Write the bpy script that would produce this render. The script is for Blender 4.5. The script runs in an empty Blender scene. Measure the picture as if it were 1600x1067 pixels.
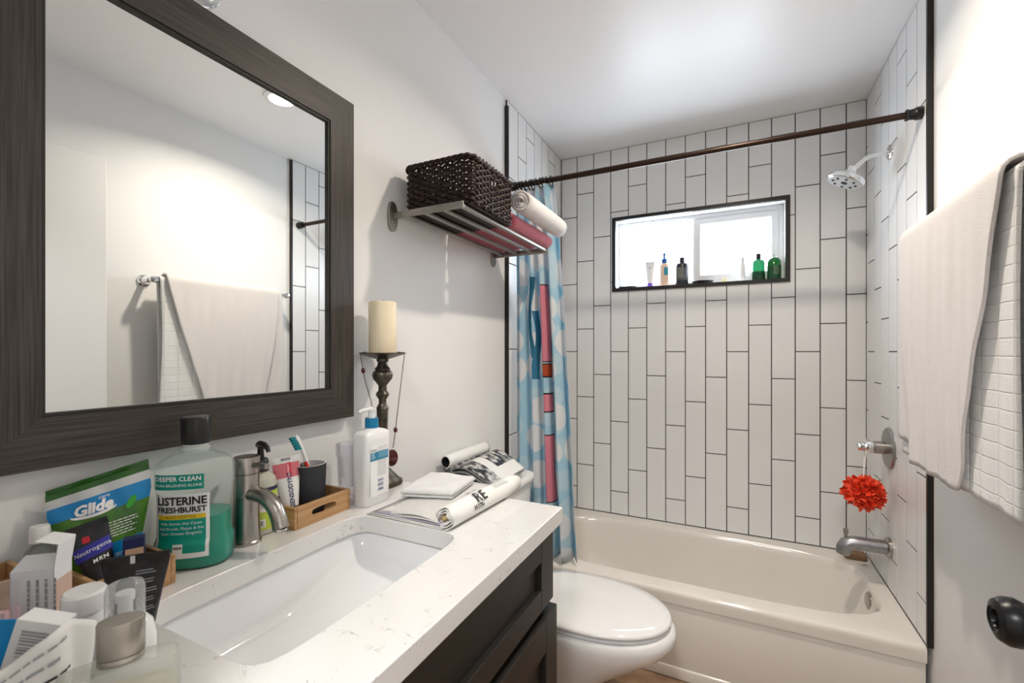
import bpy, bmesh, math, random
from mathutils import Vector, Matrix, Euler
random.seed(7)
R = math.radians
scene = bpy.context.scene
col = scene.collection

# ------------------------------------------------------------------ camera
# room axes: x from the mirror wall to the towel wall, y from the door to the window wall, z up (metres)
cam_d = bpy.data.cameras.new('camera')
cam = bpy.data.objects.new('camera', cam_d); col.objects.link(cam)
cam.location = (0.968, 0.0, 1.31)
cam.rotation_euler = (R(90), 0, math.atan(346 / 700))
cam_d.sensor_width = 36.0
cam_d.lens = 15.75
cam_d.shift_y = 15.5 / 1600
cam_d.clip_start = 0.02
cam_d.dof.use_dof = True
cam_d.dof.focus_distance = 1.7
cam_d.dof.aperture_fstop = 9.0
scene.camera = cam

# ------------------------------------------------------------------ world: bright overcast daylight
w = bpy.data.worlds.new('world'); scene.world = w; w.use_nodes = True
bg = w.node_tree.nodes['Background']
bg.inputs[0].default_value = (0.86, 0.93, 1.0, 1)
bg.inputs[1].default_value = 13.0
def portal(loc, rot, sx, sy):
    l = bpy.data.lights.new('daylight_portal', 'AREA'); l.shape = 'RECTANGLE'; l.size = sx; l.size_y = sy
    l.cycles.is_portal = True
    o = bpy.data.objects.new('daylight_portal', l); o.location = loc; o.rotation_euler = rot; col.objects.link(o)
portal((0.775, 2.80, 1.88), (R(-90), 0, 0), 0.90, 0.44)
vs = scene.view_settings
vs.view_transform = 'Standard'; vs.look = 'None'; vs.gamma = 1.0; vs.use_curve_mapping = False
vs.exposure = 0.22

# ------------------------------------------------------------------ measures
W = 1.53; YB = 2.635; ZT = 2.50; ZC = 0.93; TY = 1.885

# ------------------------------------------------------------------ helpers
class G:
    def __init__(s): s.v = []; s.f = []; s.mi = []
    def add(s, vs_, fs, m=0):
        o = len(s.v); s.v += [tuple(p) for p in vs_]; s.f += [tuple(i + o for i in f) for f in fs]; s.mi += [m] * len(fs)
        return s
    def box(s, x0, x1, y0, y1, z0, z1, bev=0.0, seg=2, m=0):
        if bev <= 0:
            p = [(x, y, z) for z in (z0, z1) for y in (y0, y1) for x in (x0, x1)]
            return s.add(p, [(0, 2, 3, 1), (4, 5, 7, 6), (0, 1, 5, 4), (2, 6, 7, 3), (0, 4, 6, 2), (1, 3, 7, 5)], m)
        bm = bmesh.new(); bmesh.ops.create_cube(bm, size=1)
        for v in bm.verts:
            v.co = Vector(((x0 + x1) / 2 + v.co.x * (x1 - x0), (y0 + y1) / 2 + v.co.y * (y1 - y0), (z0 + z1) / 2 + v.co.z * (z1 - z0)))
        bmesh.ops.bevel(bm, geom=bm.edges[:], offset=bev, segments=seg, affect='EDGES', profile=0.5)
        bm.verts.index_update()
        s.add([v.co[:] for v in bm.verts], [[v.index for v in f.verts] for f in bm.faces], m); bm.free()
        return s
    def loft(s, loops, cap0=True, cap1=True, closed=True, m=0):
        n = len(loops[0]); o = len(s.v)
        for l in loops: s.v += [tuple(p) for p in l]
        fs = []
        for i in range(len(loops) - 1):
            for j in range(n if closed else n - 1):
                k = (j + 1) % n
                fs.append((o + i * n + j, o + i * n + k, o + (i + 1) * n + k, o + (i + 1) * n + j))
        if cap0: fs.append(tuple(o + j for j in reversed(range(n))))
        if cap1: fs.append(tuple(o + (len(loops) - 1) * n + j for j in range(n)))
        s.f += fs; s.mi += [m] * len(fs)
        return s
    def lathe(s, prof, n=32, c=(0, 0, 0), cap0=True, cap1=True, m=0):
        return s.loft([[(c[0] + r * math.cos(2 * math.pi * i / n), c[1] + r * math.sin(2 * math.pi * i / n), c[2] + z) for i in range(n)] for r, z in prof], cap0, cap1, m=m)
    def tube(s, path, rad, n=8, closed=False, caps=True, sx=1.0, m=0):
        P = [Vector(p) for p in path]; k = len(P); loops = []
        up = None
        for i in range(k):
            a = P[i - 1] if (i or closed) else P[i]; b = P[(i + 1) % k] if (i < k - 1 or closed) else P[i]
            t = (b - a).normalized() if (b - a).length > 1e-9 else Vector((0, 0, 1))
            if up is None: up = Vector((0, 0, 1)) if abs(t.z) < 0.9 else Vector((1, 0, 0))
            u = (up - t * up.dot(t)).normalized(); up = u; q = t.cross(u)
            r = rad[i] if isinstance(rad, (list, tuple)) else rad
            loops.append([tuple(P[i] + q * (r * sx * math.cos(2 * math.pi * j / n)) + u * (r * math.sin(2 * math.pi * j / n))) for j in range(n)])
        if closed: loops.append(loops[0]); caps = False
        return s.loft(loops, caps, caps, m=m)
    def prism(s, poly, h0, h1, axis='z', m=0):
        def pt(a, b, h): return {'z': (a, b, h), 'y': (a, h, b), 'x': (h, a, b)}[axis]
        n = len(poly)
        return s.loft([[pt(a, b, h0) for a, b in poly], [pt(a, b, h1) for a, b in poly]], m=m)
    def grid(s, fn, nu, nv, m=0, cu=False):
        o = len(s.v)
        for i in range(nu + 1):
            for j in range(nv + 1): s.v.append(tuple(fn(i / nu, j / nv)))
        for i in range(nu):
            for j in range(nv):
                a = o + i * (nv + 1) + j; s.f.append((a, a + 1, a + nv + 2, a + nv + 1)); s.mi.append(m)
        return s
    def ring(s, rect, inner, z0, z1, c, n=64, m=0, place=None, z0in=None):
        # plate between a rectangle (x0,x1,y0,y1) and an inner polar outline r(theta) round c
        x0, x1, y0, y1 = rect; cx, cy = c
        th = [2 * math.pi * i / n for i in range(n)] + [math.atan2(y - cy, x - cx) % (2 * math.pi) for x in (x0, x1) for y in (y0, y1)]
        th = sorted(set(round(t, 5) for t in th)); out = []; inn = []
        for t in th:
            dx, dy = math.cos(t), math.sin(t); ks = []
            if dx > 1e-9: ks.append((x1 - cx) / dx)
            if dx < -1e-9: ks.append((x0 - cx) / dx)
            if dy > 1e-9: ks.append((y1 - cy) / dy)
            if dy < -1e-9: ks.append((y0 - cy) / dy)
            k = min(ks); out.append((cx + dx * k, cy + dy * k)); r = inner(t); inn.append((cx + dx * r, cy + dy * r))
        L = [[(a, b, z0) for a, b in inn], [(a, b, z0) for a, b in out], [(a, b, z1) for a, b in out], [(a, b, z1) for a, b in inn]]
        L.append(L[0])
        if place: L = [[place(*p) for p in l] for l in L]
        return s.loft(L, False, False, m=m)
    def xf(s, M, start=0):
        for i in range(start, len(s.v)): s.v[i] = tuple(M @ Vector(s.v[i]))
        return s
    def build(s, name, mats, parent=None, smooth=35, flip=False):
        me = bpy.data.meshes.new(name); me.from_pydata(s.v, [], s.f)
        if not isinstance(mats, (list, tuple)): mats = [mats]
        for m_ in mats: me.materials.append(m_)
        if len(mats) > 1: me.polygons.foreach_set('material_index', s.mi)
        bm = bmesh.new(); bm.from_mesh(me); bmesh.ops.recalc_face_normals(bm, faces=bm.faces[:])
        if flip: bmesh.ops.reverse_faces(bm, faces=bm.faces[:])
        bm.to_mesh(me); bm.free()
        if smooth:
            me.polygons.foreach_set('use_smooth', [True] * len(me.polygons)); me.set_sharp_from_angle(angle=R(smooth))
        me.update()
        o = bpy.data.objects.new(name, me); col.objects.link(o)
        if parent: o.parent = parent
        return o

def tag(o, label, cat, group=None):
    o['label'] = label; o['category'] = cat
    if group: o['group'] = group
    return o
def struct(o, label=None):
    o['kind'] = 'structure'
    if label: o['label'] = label
    return o
def thing(name, label, cat, loc=(0, 0, 0), rz=0.0, group=None, rot=None):
    o = bpy.data.objects.new(name, None); col.objects.link(o)
    o.location = loc; o.rotation_euler = rot if rot else (0, 0, rz); o.empty_display_size = 0.05
    return tag(o, label, cat, group)
def lab(o, t): o['label'] = t; return o
def se(rx, ry, n=2.0, cnt=40, z=0.0, cx=0.0, cy=0.0):
    out = []
    for i in range(cnt):
        t = 2 * math.pi * i / cnt; c, s_ = math.cos(t), math.sin(t)
        out.append((cx + rx * math.copysign(abs(c) ** (2 / n), c), cy + ry * math.copysign(abs(s_) ** (2 / n), s_), z))
    return out
def sepolar(a, b, n):
    return lambda t: (abs(math.cos(t) / a) ** n + abs(math.sin(t) / b) ** n) ** (-1.0 / n)
def rotpt(p, a):
    return (p[0] * math.cos(a) - p[1] * math.sin(a), p[0] * math.sin(a) + p[1] * math.cos(a))

_dg = None
def text_g(s, size, fn, align='CENTER', shear=0.0, sp=1.0, bold=0.0, sxk=1.0):
    """flat lettering: fn maps (u right, v up) on the label to a point"""
    cu = bpy.data.curves.new('txt', 'FONT'); cu.body = s; cu.size = size; cu.align_x = align; cu.align_y = 'CENTER'
    cu.shear = shear; cu.space_character = sp; cu.resolution_u = 2; cu.offset = bold
    ob = bpy.data.objects.new('txt', cu); col.objects.link(ob)
    dg = bpy.context.evaluated_depsgraph_get(); dg.update()
    me = bpy.data.meshes.new_from_object(ob.evaluated_get(dg))
    g = G(); g.add([fn(v.co.x * sxk, v.co.y) for v in me.vertices], [list(p.vertices) for p in me.polygons])
    bpy.data.objects.remove(ob); bpy.data.curves.remove(cu); bpy.data.meshes.remove(me)
    return g
def plane_fn(o, u, v, lift=0.0005):
    o, u, v = Vector(o), Vector(u).normalized(), Vector(v).normalized(); n = u.cross(v)
    return lambda a, b: tuple(o + u * a + v * b + n * lift)
def cyl_fn(r, z0, a0, c=(0, 0), lift=0.0006):
    return lambda a, b: (c[0] + (r + lift) * math.cos(a0 + a / r), c[1] + (r + lift) * math.sin(a0 + a / r), z0 + b)
def patch(fn, w_, h_, nu=8, nv=2):
    return G().grid(lambda i, j: fn((i - .5) * w_, (j - .5) * h_), nu, nv)
def bars(fn, n, w_, h_, seed=1):
    """a row of print bars, like a bar code"""
    rr = random.Random(seed); g = G(); x = -w_ / 2; step = w_ / n
    for i in range(n):
        b = step * rr.choice((.3, .5, .7)); g.add([fn(x, -h_ / 2), fn(x + b, -h_ / 2), fn(x + b, h_ / 2), fn(x, h_ / 2)], [(0, 1, 2, 3)]); x += step
    return g
def lines(fn, n, w_, pitch, th, seed=1, nu=6):
    """rows of small print too fine to read"""
    rr = random.Random(seed); g = G()
    for i in range(n):
        y = (n / 2 - i) * pitch; x = -w_ / 2; end = w_ / 2 * rr.uniform(.5, 1)
        while x < end:
            b = rr.uniform(.06, .16) * w_; e = min(x + b, end)
            for q in range(2):
                a0, a1 = x + (e - x) * q / 2, x + (e - x) * (q + 1) / 2
                g.add([fn(a0, y), fn(a1, y), fn(a1, y + th), fn(a0, y + th)], [(0, 1, 2, 3)])
            x = e + .02 * w_
    return g

# ------------------------------------------------------------------ materials
def _n(nt, t, **kw):
    n = nt.nodes.new(t)
    for k, v in kw.items(): setattr(n, k, v)
    return n
def mat(name, c, rough=0.5, metal=0.0, trans=0.0, ior=1.45, var=0.0, scale=20.0, stretch=None, bump=0.0, bscale=None, coat=0.0, c2=None, sheen=0.0, sss=0.0, aniso=0.0, spec=0.5):
    m = bpy.data.materials.new(name); m.use_nodes = True; nt = m.node_tree; b = nt.nodes['Principled BSDF']
    b.inputs['Base Color'].default_value = (*c, 1); b.inputs['Roughness'].default_value = rough; b.inputs['Metallic'].default_value = metal
    b.inputs['Transmission Weight'].default_value = trans; b.inputs['IOR'].default_value = ior
    b.inputs['Coat Weight'].default_value = coat; b.inputs['Sheen Weight'].default_value = sheen
    b.inputs['Specular IOR Level'].default_value = spec
    if sss: b.inputs['Subsurface Weight'].default_value = sss; b.inputs['Subsurface Radius'].default_value = (.02, .012, .006); b.inputs['Subsurface Scale'].default_value = .3
    if var or bump or c2:
        tc = _n(nt, 'ShaderNodeTexCoord'); mp = _n(nt, 'ShaderNodeMapping'); nt.links.new(tc.outputs['Object'], mp.inputs[0])
        if stretch: mp.inputs['Scale'].default_value = stretch
        nz = _n(nt, 'ShaderNodeTexNoise'); nz.inputs['Scale'].default_value = scale; nz.inputs['Detail'].default_value = 6; nt.links.new(mp.outputs[0], nz.inputs['Vector'])
        if var or c2:
            rp = _n(nt, 'ShaderNodeValToRGB'); e = rp.color_ramp.elements
            e[0].position = .3; e[1].position = .72
            e[0].color = (*(c2 if c2 else [max(0, k * (1 - var)) for k in c]), 1); e[1].color = (*[min(1, k * (1 + var)) for k in c], 1)
            nt.links.new(nz.outputs[0], rp.inputs[0]); nt.links.new(rp.outputs[0], b.inputs['Base Color'])
        if bump:
            nb = nz
            if bscale: nb = _n(nt, 'ShaderNodeTexNoise'); nb.inputs['Scale'].default_value = bscale; nb.inputs['Detail'].default_value = 4; nt.links.new(mp.outputs[0], nb.inputs['Vector'])
            bp = _n(nt, 'ShaderNodeBump'); bp.inputs['Strength'].default_value = bump; bp.inputs['Distance'].default_value = .004
            nt.links.new(nb.outputs[0], bp.inputs['Height']); nt.links.new(bp.outputs[0], b.inputs['Normal'])
    return m
def clear(name, tint=(1, 1, 1), gloss=0.12, rough=0.03, body=0.0, bcol=(1, 1, 1)):
    """thin clear plastic or glass sheet: see-through with a reflection that grows at grazing angles"""
    m = bpy.data.materials.new(name); m.use_nodes = True; nt = m.node_tree; nt.nodes.remove(nt.nodes['Principled BSDF'])
    out = nt.nodes['Material Output']
    t = _n(nt, 'ShaderNodeBsdfTransparent'); t.inputs[0].default_value = (*tint, 1)
    gl = _n(nt, 'ShaderNodeBsdfGlossy'); gl.inputs['Roughness'].default_value = rough; gl.inputs[0].default_value = (.95, .95, .95, 1)
    src = t
    if body:
        d = _n(nt, 'ShaderNodeBsdfDiffuse'); d.inputs[0].default_value = (*bcol, 1); mx = _n(nt, 'ShaderNodeMixShader'); mx.inputs[0].default_value = body
        nt.links.new(t.outputs[0], mx.inputs[1]); nt.links.new(d.outputs[0], mx.inputs[2]); src = mx
    lw = _n(nt, 'ShaderNodeLayerWeight'); lw.inputs[0].default_value = gloss
    hf = _n(nt, 'ShaderNodeMath', operation='MULTIPLY'); hf.inputs[1].default_value = .55; nt.links.new(lw.outputs['Fresnel'], hf.inputs[0])
    m2 = _n(nt, 'ShaderNodeMixShader'); nt.links.new(hf.outputs[0], m2.inputs[0])
    nt.links.new(src.outputs[0], m2.inputs[1]); nt.links.new(gl.outputs[0], m2.inputs[2]); nt.links.new(m2.outputs[0], out.inputs[0])
    return m
def emis(name, c, s):
    m = bpy.data.materials.new(name); m.use_nodes = True; b = m.node_tree.nodes['Principled BSDF']
    b.inputs['Base Color'].default_value = (*c, 1); b.inputs['Emission Color'].default_value = (*c, 1); b.inputs['Emission Strength'].default_value = s
    return m
def grain(name, dark, light, along, rough=0.45, fine=1.0):
    s = {'x': (3, 160, 160), 'y': (160, 3, 160), 'z': (160, 160, 3)}[along]
    return mat(name, light, rough, c2=dark, scale=1.0 * fine, stretch=s, bump=.15)

M = {}
M['paint'] = mat('wall_paint', (.84, .84, .835), .55, bump=.03, scale=90)
M['ceil'] = mat('ceiling_paint', (.87, .87, .87), .37, bump=.05, scale=40)
M['tile'] = mat('white_tile', (.80, .80, .795), .30, var=.015, scale=3, bump=.02, bscale=5)
M['grout'] = mat('dark_grout', (.055, .05, .045), .8)
M['black'] = mat('black_metal', (.012, .010, .009), .35)
M['bronze'] = mat('dark_bronze', (.035, .02, .014), .28, metal=.7)
M['floor'] = mat('brown_floor', (.42, .27, .17), .45, c2=(.24, .14, .08), scale=14, bump=.1)
M['vinyl'] = mat('white_vinyl', (.83, .85, .87), .35)
M['pane'] = clear('window_glass', (.97, .98, 1), .05)
M['white'] = mat('white_plastic', (.83, .83, .83), .35)
M['whiteg'] = mat('white_gloss', (.82, .82, .82), .15, coat=.3)
M['enamel'] = mat('tub_enamel', (.76, .72, .665), .14, coat=.3, var=.02, scale=4)
M['apron'] = M['enamel']
M['porc'] = mat('white_porcelain', (.80, .795, .785), .08, coat=.5)
M['sink'] = mat('sink_porcelain', (.80, .81, .82), .08, coat=.5)
M['chrome'] = mat('chrome', (.82, .83, .84), .07, metal=1)
M['steel'] = mat('brushed_steel', (.42, .39, .36), .27, metal=1, var=.12, scale=60, stretch=(1, 1, 12))
M['rack'] = mat('satin_rack_steel', (.36, .34, .31), .52, metal=1)
M['cab'] = mat('espresso_cabinet', (.016, .014, .012), .42, var=.15, scale=30, stretch=(1, .1, 1), spec=.35)
M['mirror'] = mat('mirror_silver', (.90, .92, .915), .0, metal=1)
M['lip'] = mat('frame_lip', (.02, .018, .015), .5)
M['frame_h'] = grain('frame_wood_level', (.020, .016, .013), (.080, .066, .056), 'y', .45, 2.2)
M['frame_v'] = grain('frame_wood_upright', (.020, .016, .013), (.080, .066, .056), 'z', .45, 2.2)
M['bamboo'] = grain('bamboo', (.34, .18, .07), (.62, .38, .19), 'y', .4, .5)
M['bamboo_x'] = grain('bamboo_cross', (.34, .18, .07), (.62, .38, .19), 'x', .4, .5)
M['blackp'] = mat('black_plastic', (.010, .010, .011), .3)
M['ink'] = mat('black_ink', (.015, .015, .018), .5)
M['greyink'] = mat('grey_ink', (.35, .36, .38), .6)
M['whiteink'] = mat('white_ink', (.9, .9, .9), .5)
M['paper'] = mat('paper', (.78, .77, .74), .7)
M['newsp'] = mat('newsprint', (.70, .69, .66), .75, c2=(.55, .54, .52), scale=260, stretch=(1, 1, 1))
M['terry'] = mat('white_terry', (.83, .79, .77), .9, sheen=.4, bump=.9, scale=520)
M['terry_w'] = mat('white_wash_terry', (.84, .83, .83), .9, sheen=.4, bump=.9, scale=520)
M['pink'] = mat('pink_terry', (.62, .12, .17), .9, sheen=.4, bump=.9, scale=480, var=.15)
M['wicker'] = mat('dark_wicker', (.024, .011, .007), .45, spec=.3, var=.5, scale=60)
M['wax'] = mat('cream_wax', (.83, .72, .52), .45, sss=.15, var=.03, scale=12)
M['pewter'] = mat('aged_pewter', (.17, .145, .115), .35, metal=.85, c2=(.05, .042, .033), scale=40)
M['bead'] = mat('red_bead', (.07, .006, .008), .15, coat=.4)
M['pouf'] = mat('coral_mesh', (.90, .085, .03), .6, var=.12, scale=60)
M['cord'] = mat('white_cord', (.8, .75, .74), .6)
M['brown'] = mat('brown_soap', (.28, .17, .09), .8, c2=(.14, .08, .04), scale=60)

def pin(g, parent):
    """absolute coordinates -> the parent's own frame"""
    return g.xf((Matrix.Translation(parent.location) @ parent.rotation_euler.to_matrix().to_4x4()).inverted())

# ================================================================== the room
WR = 1.542
struct(G().box(-.62, 2.32, -1.62, YB + .16, -.06, 0).build('floor', M['floor'], smooth=0))
struct(G().box(-.12, WR + .12, -.03, YB + .16, ZT, ZT + .08).build('ceiling', M['ceil'], smooth=0))
wl = struct(G().box(-.12, 0, -.03, YB + .16, 0, ZT).build('wall_left', M['paint'], smooth=0))
wr = struct(G().box(WR, WR + .12, -.03, YB + .16, 0, ZT).build('wall_right', M['paint'], smooth=0))
g = G().box(0, .57, -.03, .08, 0, ZT).box(1.37, WR, -.03, .08, 0, ZT).box(.57, 1.37, -.03, .08, 2.12, ZT)
struct(g.build('wall_front', M['paint'], smooth=0))
# the hall the camera stands in
struct(G().box(-.62, -.50, -1.5, -.03, 0, ZT).box(2.2, 2.32, -1.5, -.03, 0, ZT).box(-.62, 2.32, -1.62, -1.5, 0, ZT).box(-.50, -.12, -.03, .08, 0, ZT).box(WR + .12, 2.2, -.03, .08, 0, ZT).build('wall_hall', M['paint'], smooth=0))
struct(G().box(-.62, 2.32, -1.62, -.03, ZT, ZT + .08).build('ceiling_hall', M['ceil'], smooth=0))
hl = thing('hall_fill_lamp', 'added round fill lamp on the hall ceiling behind the camera', 'ceiling light', (.95, -.62, ZT - .002))  # added lamp, out of view; gives soft fill through the doorway
G().lathe([(.19, 0), (.19, -.012), (.17, -.02)], 40, cap0=False, cap1=False).build('base_ring', M['white'], hl)
G().lathe([(.17, -.02), (.13, -.05), (.07, -.065), (.0, -.07)], 40, cap0=False, cap1=False).build('diffuser', emis('hall_fill_diffuser', (1, .96, .9), 3), hl)
hd_ = bpy.data.lights.new('hall_fill_light', 'AREA'); hd_.shape = 'DISK'; hd_.size = .34; hd_.energy = 29; hd_.color = (1, .99, .975)
ho_ = bpy.data.objects.new('hall_fill_light', hd_); col.objects.link(ho_); ho_.parent = hl; ho_.location = (0, 0, -.074)
WX0, WX1, WZ0, WZ1 = .347, 1.203, 1.68, 2.075
def holed(y0, y1, x0=0, x1=WR, z0=0, z1=ZT):
    return G().box(x0, WX0, y0, y1, z0, z1).box(WX1, x1, y0, y1, z0, z1).box(WX0, WX1, y0, y1, z0, WZ0).box(WX0, WX1, y0, y1, WZ1, z1)
wb = struct(holed(YB + .012, YB + .155).build('wall_back', M['paint'], smooth=0))
ZD = .355
holed(YB + .0012, YB + .012, .004, WR - .004, ZD, ZT).build('grout_bed', M['grout'], wb, smooth=0)
G().box(0, .0068, TY + .004, YB + .004, ZD, ZT).build('grout_bed', M['grout'], wl, smooth=0)
G().box(WR - .0108, WR, TY + .004, YB + .004, ZD, ZT).build('grout_bed', M['grout'], wr, smooth=0)

# tiles: 103 x 411 mm, upright, each column a third higher than the last
PH = {'A': 1.309, 'B': 1.446, 'C': 1.583}
GAP = .0046
_tm = {}
def tile_g(w_, h_, t=.008):
    b = .0009; hw, hh = (w_ - GAP) / 2, (h_ - GAP) / 2
    v = [(-hw, t, -hh), (hw, t, -hh), (hw, t, hh), (-hw, t, hh), (-hw, b, -hh), (hw, b, -hh), (hw, b, hh), (-hw, b, hh),
         (-hw + b, 0, -hh + b), (hw - b, 0, -hh + b), (hw - b, 0, hh - b), (-hw + b, 0, hh - b)]
    f = [(8, 9, 10, 11)] + [(i, (i + 1) % 4, 4 + (i + 1) % 4, 4 + i) for i in range(4)] + [(4 + i, 4 + (i + 1) % 4, 8 + (i + 1) % 4, 8 + i) for i in range(4)]
    return G().add(v, f)
def tile_obj(wall, u0, u1, z0, z1, place, rz):
    key = (round(u1 - u0, 4), round(z1 - z0, 4))
    if key not in _tm:
        o = tile_g(*key).build('tile', M['tile'], smooth=0); _tm[key] = o.data
    else:
        o = bpy.data.objects.new('tile', _tm[key]); col.objects.link(o)
    o.parent = wall; o.location = place((u0 + u1) / 2, (z0 + z1) / 2); o.rotation_euler = (0, 0, rz)
    return o
def rows(ph, off=0.0):
    js = [ZD] + [z for z in (PH[ph] + off + .411 * k for k in range(-4, 4)) if ZD + .02 < z < ZT - .02] + [ZT]
    return list(zip(js[:-1], js[1:]))
bx = [.008, .110, .214, .317, .4205, .524, .627, .7305, .833, .936, 1.039, 1.142, 1.245, 1.349, 1.453, 1.531]
tw = (WX0 - .006, WX1 + .006, WZ0 - .006, WZ1 + .006)
for i in range(15):
    for z0, z1 in rows('ABC'[i % 3]):
        a, b = bx[i], bx[i + 1]
        if b <= tw[0] or a >= tw[1] or z1 <= tw[2] or z0 >= tw[3]:
            tile_obj(wb, a, b, z0, z1, lambda u, z: (u, YB, z), 0); continue
        g = G(); hw = GAP / 2                       # cut round the window
        def piece(p, q, r_, s_):
            if q - p > .006 and s_ - r_ > .006: g.box(p, q, YB, YB + .008, r_, s_)
        lo, hi = a + hw, b - hw
        piece(lo, hi, z0 + hw, min(z1 - hw, tw[2])); piece(lo, hi, max(z0 + hw, tw[3]), z1 - hw)
        m0, m1 = max(z0 + hw, tw[2]), min(z1 - hw, tw[3])
        piece(lo, min(hi, tw[0]), m0, m1); piece(max(lo, tw[1]), hi, m0, m1)
        if g.v: g.build('tile', M['tile'], wb, smooth=0)
lb_ = [YB, 2.629, 2.526, 2.422, 2.319, 2.215, 2.112, 2.009, TY + .006]
for i in range(1, 8):
    for z0, z1 in rows('ACBACBA'[i - 1], .012):
        tile_obj(wl, lb_[i + 1], lb_[i], z0, z1, lambda u, z: (.008, u, z), R(90))
rb_ = [YB, 2.606, 2.503, 2.400, 2.297, 2.193, 2.090, 1.987, TY + .006]
for i in range(0, 8):
    for z0, z1 in rows('BACBACBA'[i]):
        tile_obj(wr, rb_[i + 1], rb_[i], z0, z1, lambda u, z: (1.530, u, z), R(-90))
def jag(x0, x1, y0, y1, z0, z1): return G().box(x0, x1, y0, y1, z0, z1, .001, 1)
struct(jag(0, .018, TY - .006, TY + .006, .36, 2.468).build('trim_1', M['black']))
struct(jag(WR - .0165, WR, TY - .006, TY + .006, .36, ZT - .002).build('trim_2', M['black']))
def frame_ring(x0, x1, z0, z1, wd, y0, y1, bev=.002):
    g = G()
    out = [(x0, z0), (x1, z0), (x1, z1), (x0, z1)]; inn = [(x0 + wd, z0 + wd), (x1 - wd, z0 + wd), (x1 - wd, z1 - wd), (x0 + wd, z1 - wd)]
    L = [[(a, y0, b) for a, b in inn], [(a, y0, b) for a, b in out], [(a, y1, b) for a, b in out], [(a, y1, b) for a, b in inn]]; L.append(L[0])
    return g.loft(L, False, False)
struct(frame_ring(WX0 - .020, WX1 + .020, WZ0 - .020, WZ1 + .020, .0195, YB - .010, YB + .012).build('trim_3', M['black'], smooth=0))
# sliding window
win = bpy.data.objects.new('window_1', None); col.objects.link(win); win.location = ((WX0 + WX1) / 2, YB + .09, WZ0); struct(win)
pin(frame_ring(WX0 + .0005, WX1 - .0005, WZ0 + .0005, WZ1 - .0005, .020, YB + .075, YB + .15), win).build('window_frame', M['vinyl'], win, smooth=0)
pin(frame_ring(.768, WX1 - .021, WZ0 + .021, WZ1 - .021, .034, YB + .080, YB + .105), win).build('sash', M['vinyl'], win, smooth=0)
pin(G().box(.758, .790, YB + .107, YB + .130, WZ0 + .021, WZ1 - .021, .002), win).build('meeting_stile', M['vinyl'], win)
pin(G().box(.803, WX1 - .056, YB + .090, YB + .094, WZ0 + .056, WZ1 - .056), win).build('pane', M['pane'], win, smooth=0)
pin(G().box(WX0 + .021, .757, YB + .116, YB + .120, WZ0 + .021, WZ1 - .021), win).build('pane', M['pane'], win, smooth=0)
# door standing open beside the towel wall
door = struct(G().box(1.362, 1.397, .135, .905, .012, 2.09, .002, 1).build('door_1', mat('door_white', (.80, .80, .79), .4)))
kn = pin(G(), door)
def xlathe(prof, c, n=32, sgn=-1):
    g = G().lathe([(r, h) for r, h in prof], n)
    return g.xf(Matrix.Translation(c) @ Matrix.Rotation(R(90) * sgn, 4, 'Y'))
KZ = .943
xlathe([(.0, 0), (.033, 0), (.033, .004), (.029, .008), (.012, .010), (.011, .030), (.018, .034), (.027, .042), (.0315, .052), (.031, .062), (.026, .071), (.017, .0745), (.0125, .072), (.0105, .066), (.0, .064)], (1.362, .845, KZ), 36).build('door_knob', mat('black_knob', (.006, .006, .007), .3, spec=.3), door)
xlathe([(.0, 0), (.033, 0), (.033, .004), (.029, .008), (.012, .010), (.011, .030), (.018, .034), (.027, .042), (.0315, .052), (.031, .062), (.026, .071), (.0, .075)], (1.397, .845, KZ), 24, 1).build('door_knob', mat('black_knob_b', (.008, .008, .009), .2), door)

# recessed ceiling lamp
rl = thing('recessed_light', 'round recessed ceiling lamp with a white trim ring', 'ceiling light', (.98, 1.41, ZT - .006))
G().lathe([(.052, .004), (.056, -.002), (.075, 0), (.078, .006)], 40, cap0=False, cap1=False).build('trim_ring', M['white'], rl)
G().lathe([(.0, .003), (.053, .003), (.053, .005), (.0, .005)], 40).build('lens', emis('lamp_lens', (1, .86, .68), 14), rl)
ld = bpy.data.lights.new('recessed_lamp_light', 'AREA'); ld.shape = 'DISK'; ld.size = .075; ld.energy = 11; ld.color = (1, .88, .74); ld.spread = R(150)
lo = bpy.data.objects.new('recessed_lamp_light', ld); col.objects.link(lo); lo.parent = rl; lo.location = (0, 0, -.004)

# ================================================================== bathtub and its fittings
tub = thing('bathtub', 'cream enamel bathtub built in under the window', 'bathtub', (.77, 2.262, 0))
cx, cy = .770, 2.265
def tl(a, b, n, z, dx=0): f = sepolar(a, b, n); return [(cx + dx + f(2 * math.pi * i / 72) * math.cos(2 * math.pi * i / 72), cy + f(2 * math.pi * i / 72) * math.sin(2 * math.pi * i / 72), z) for i in range(72)]
g = G(); tub_th = sorted(set([round(2 * math.pi * i / 72, 5) for i in range(72)] + [round(math.atan2(y - cy, x - cx) % (2 * math.pi), 5) for x in (.009, 1.529) for y in (1.905, 2.634)])); tub_L = [[], [], [], [], [], [], []]
for t in tub_th:
    dx, dy = math.cos(t), math.sin(t); k = min(([((1.529 if dx > 0 else .009) - cx) / dx] if abs(dx) > 1e-6 else []) + ([((2.634 if dy > 0 else 1.905) - cy) / dy] if abs(dy) > 1e-6 else []))
    ox, oy = cx + dx * k, cy + dy * k; fr = 1 if oy < 1.9052 else 0; r0 = sepolar(.706, .292, 4.3)(t)
    tub_L[0].append((cx + dx * r0, cy + dy * r0, .353)); tub_L[1].append((ox, oy, .353))
    for q, (a_, z_) in enumerate(((.006, .3517), (.0105, .348), (.0135, .342), (.0145, .333), (.0130, .300))): tub_L[2 + q].append((ox, oy - fr * a_, z_))
g.loft(tub_L, False, False)
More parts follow.
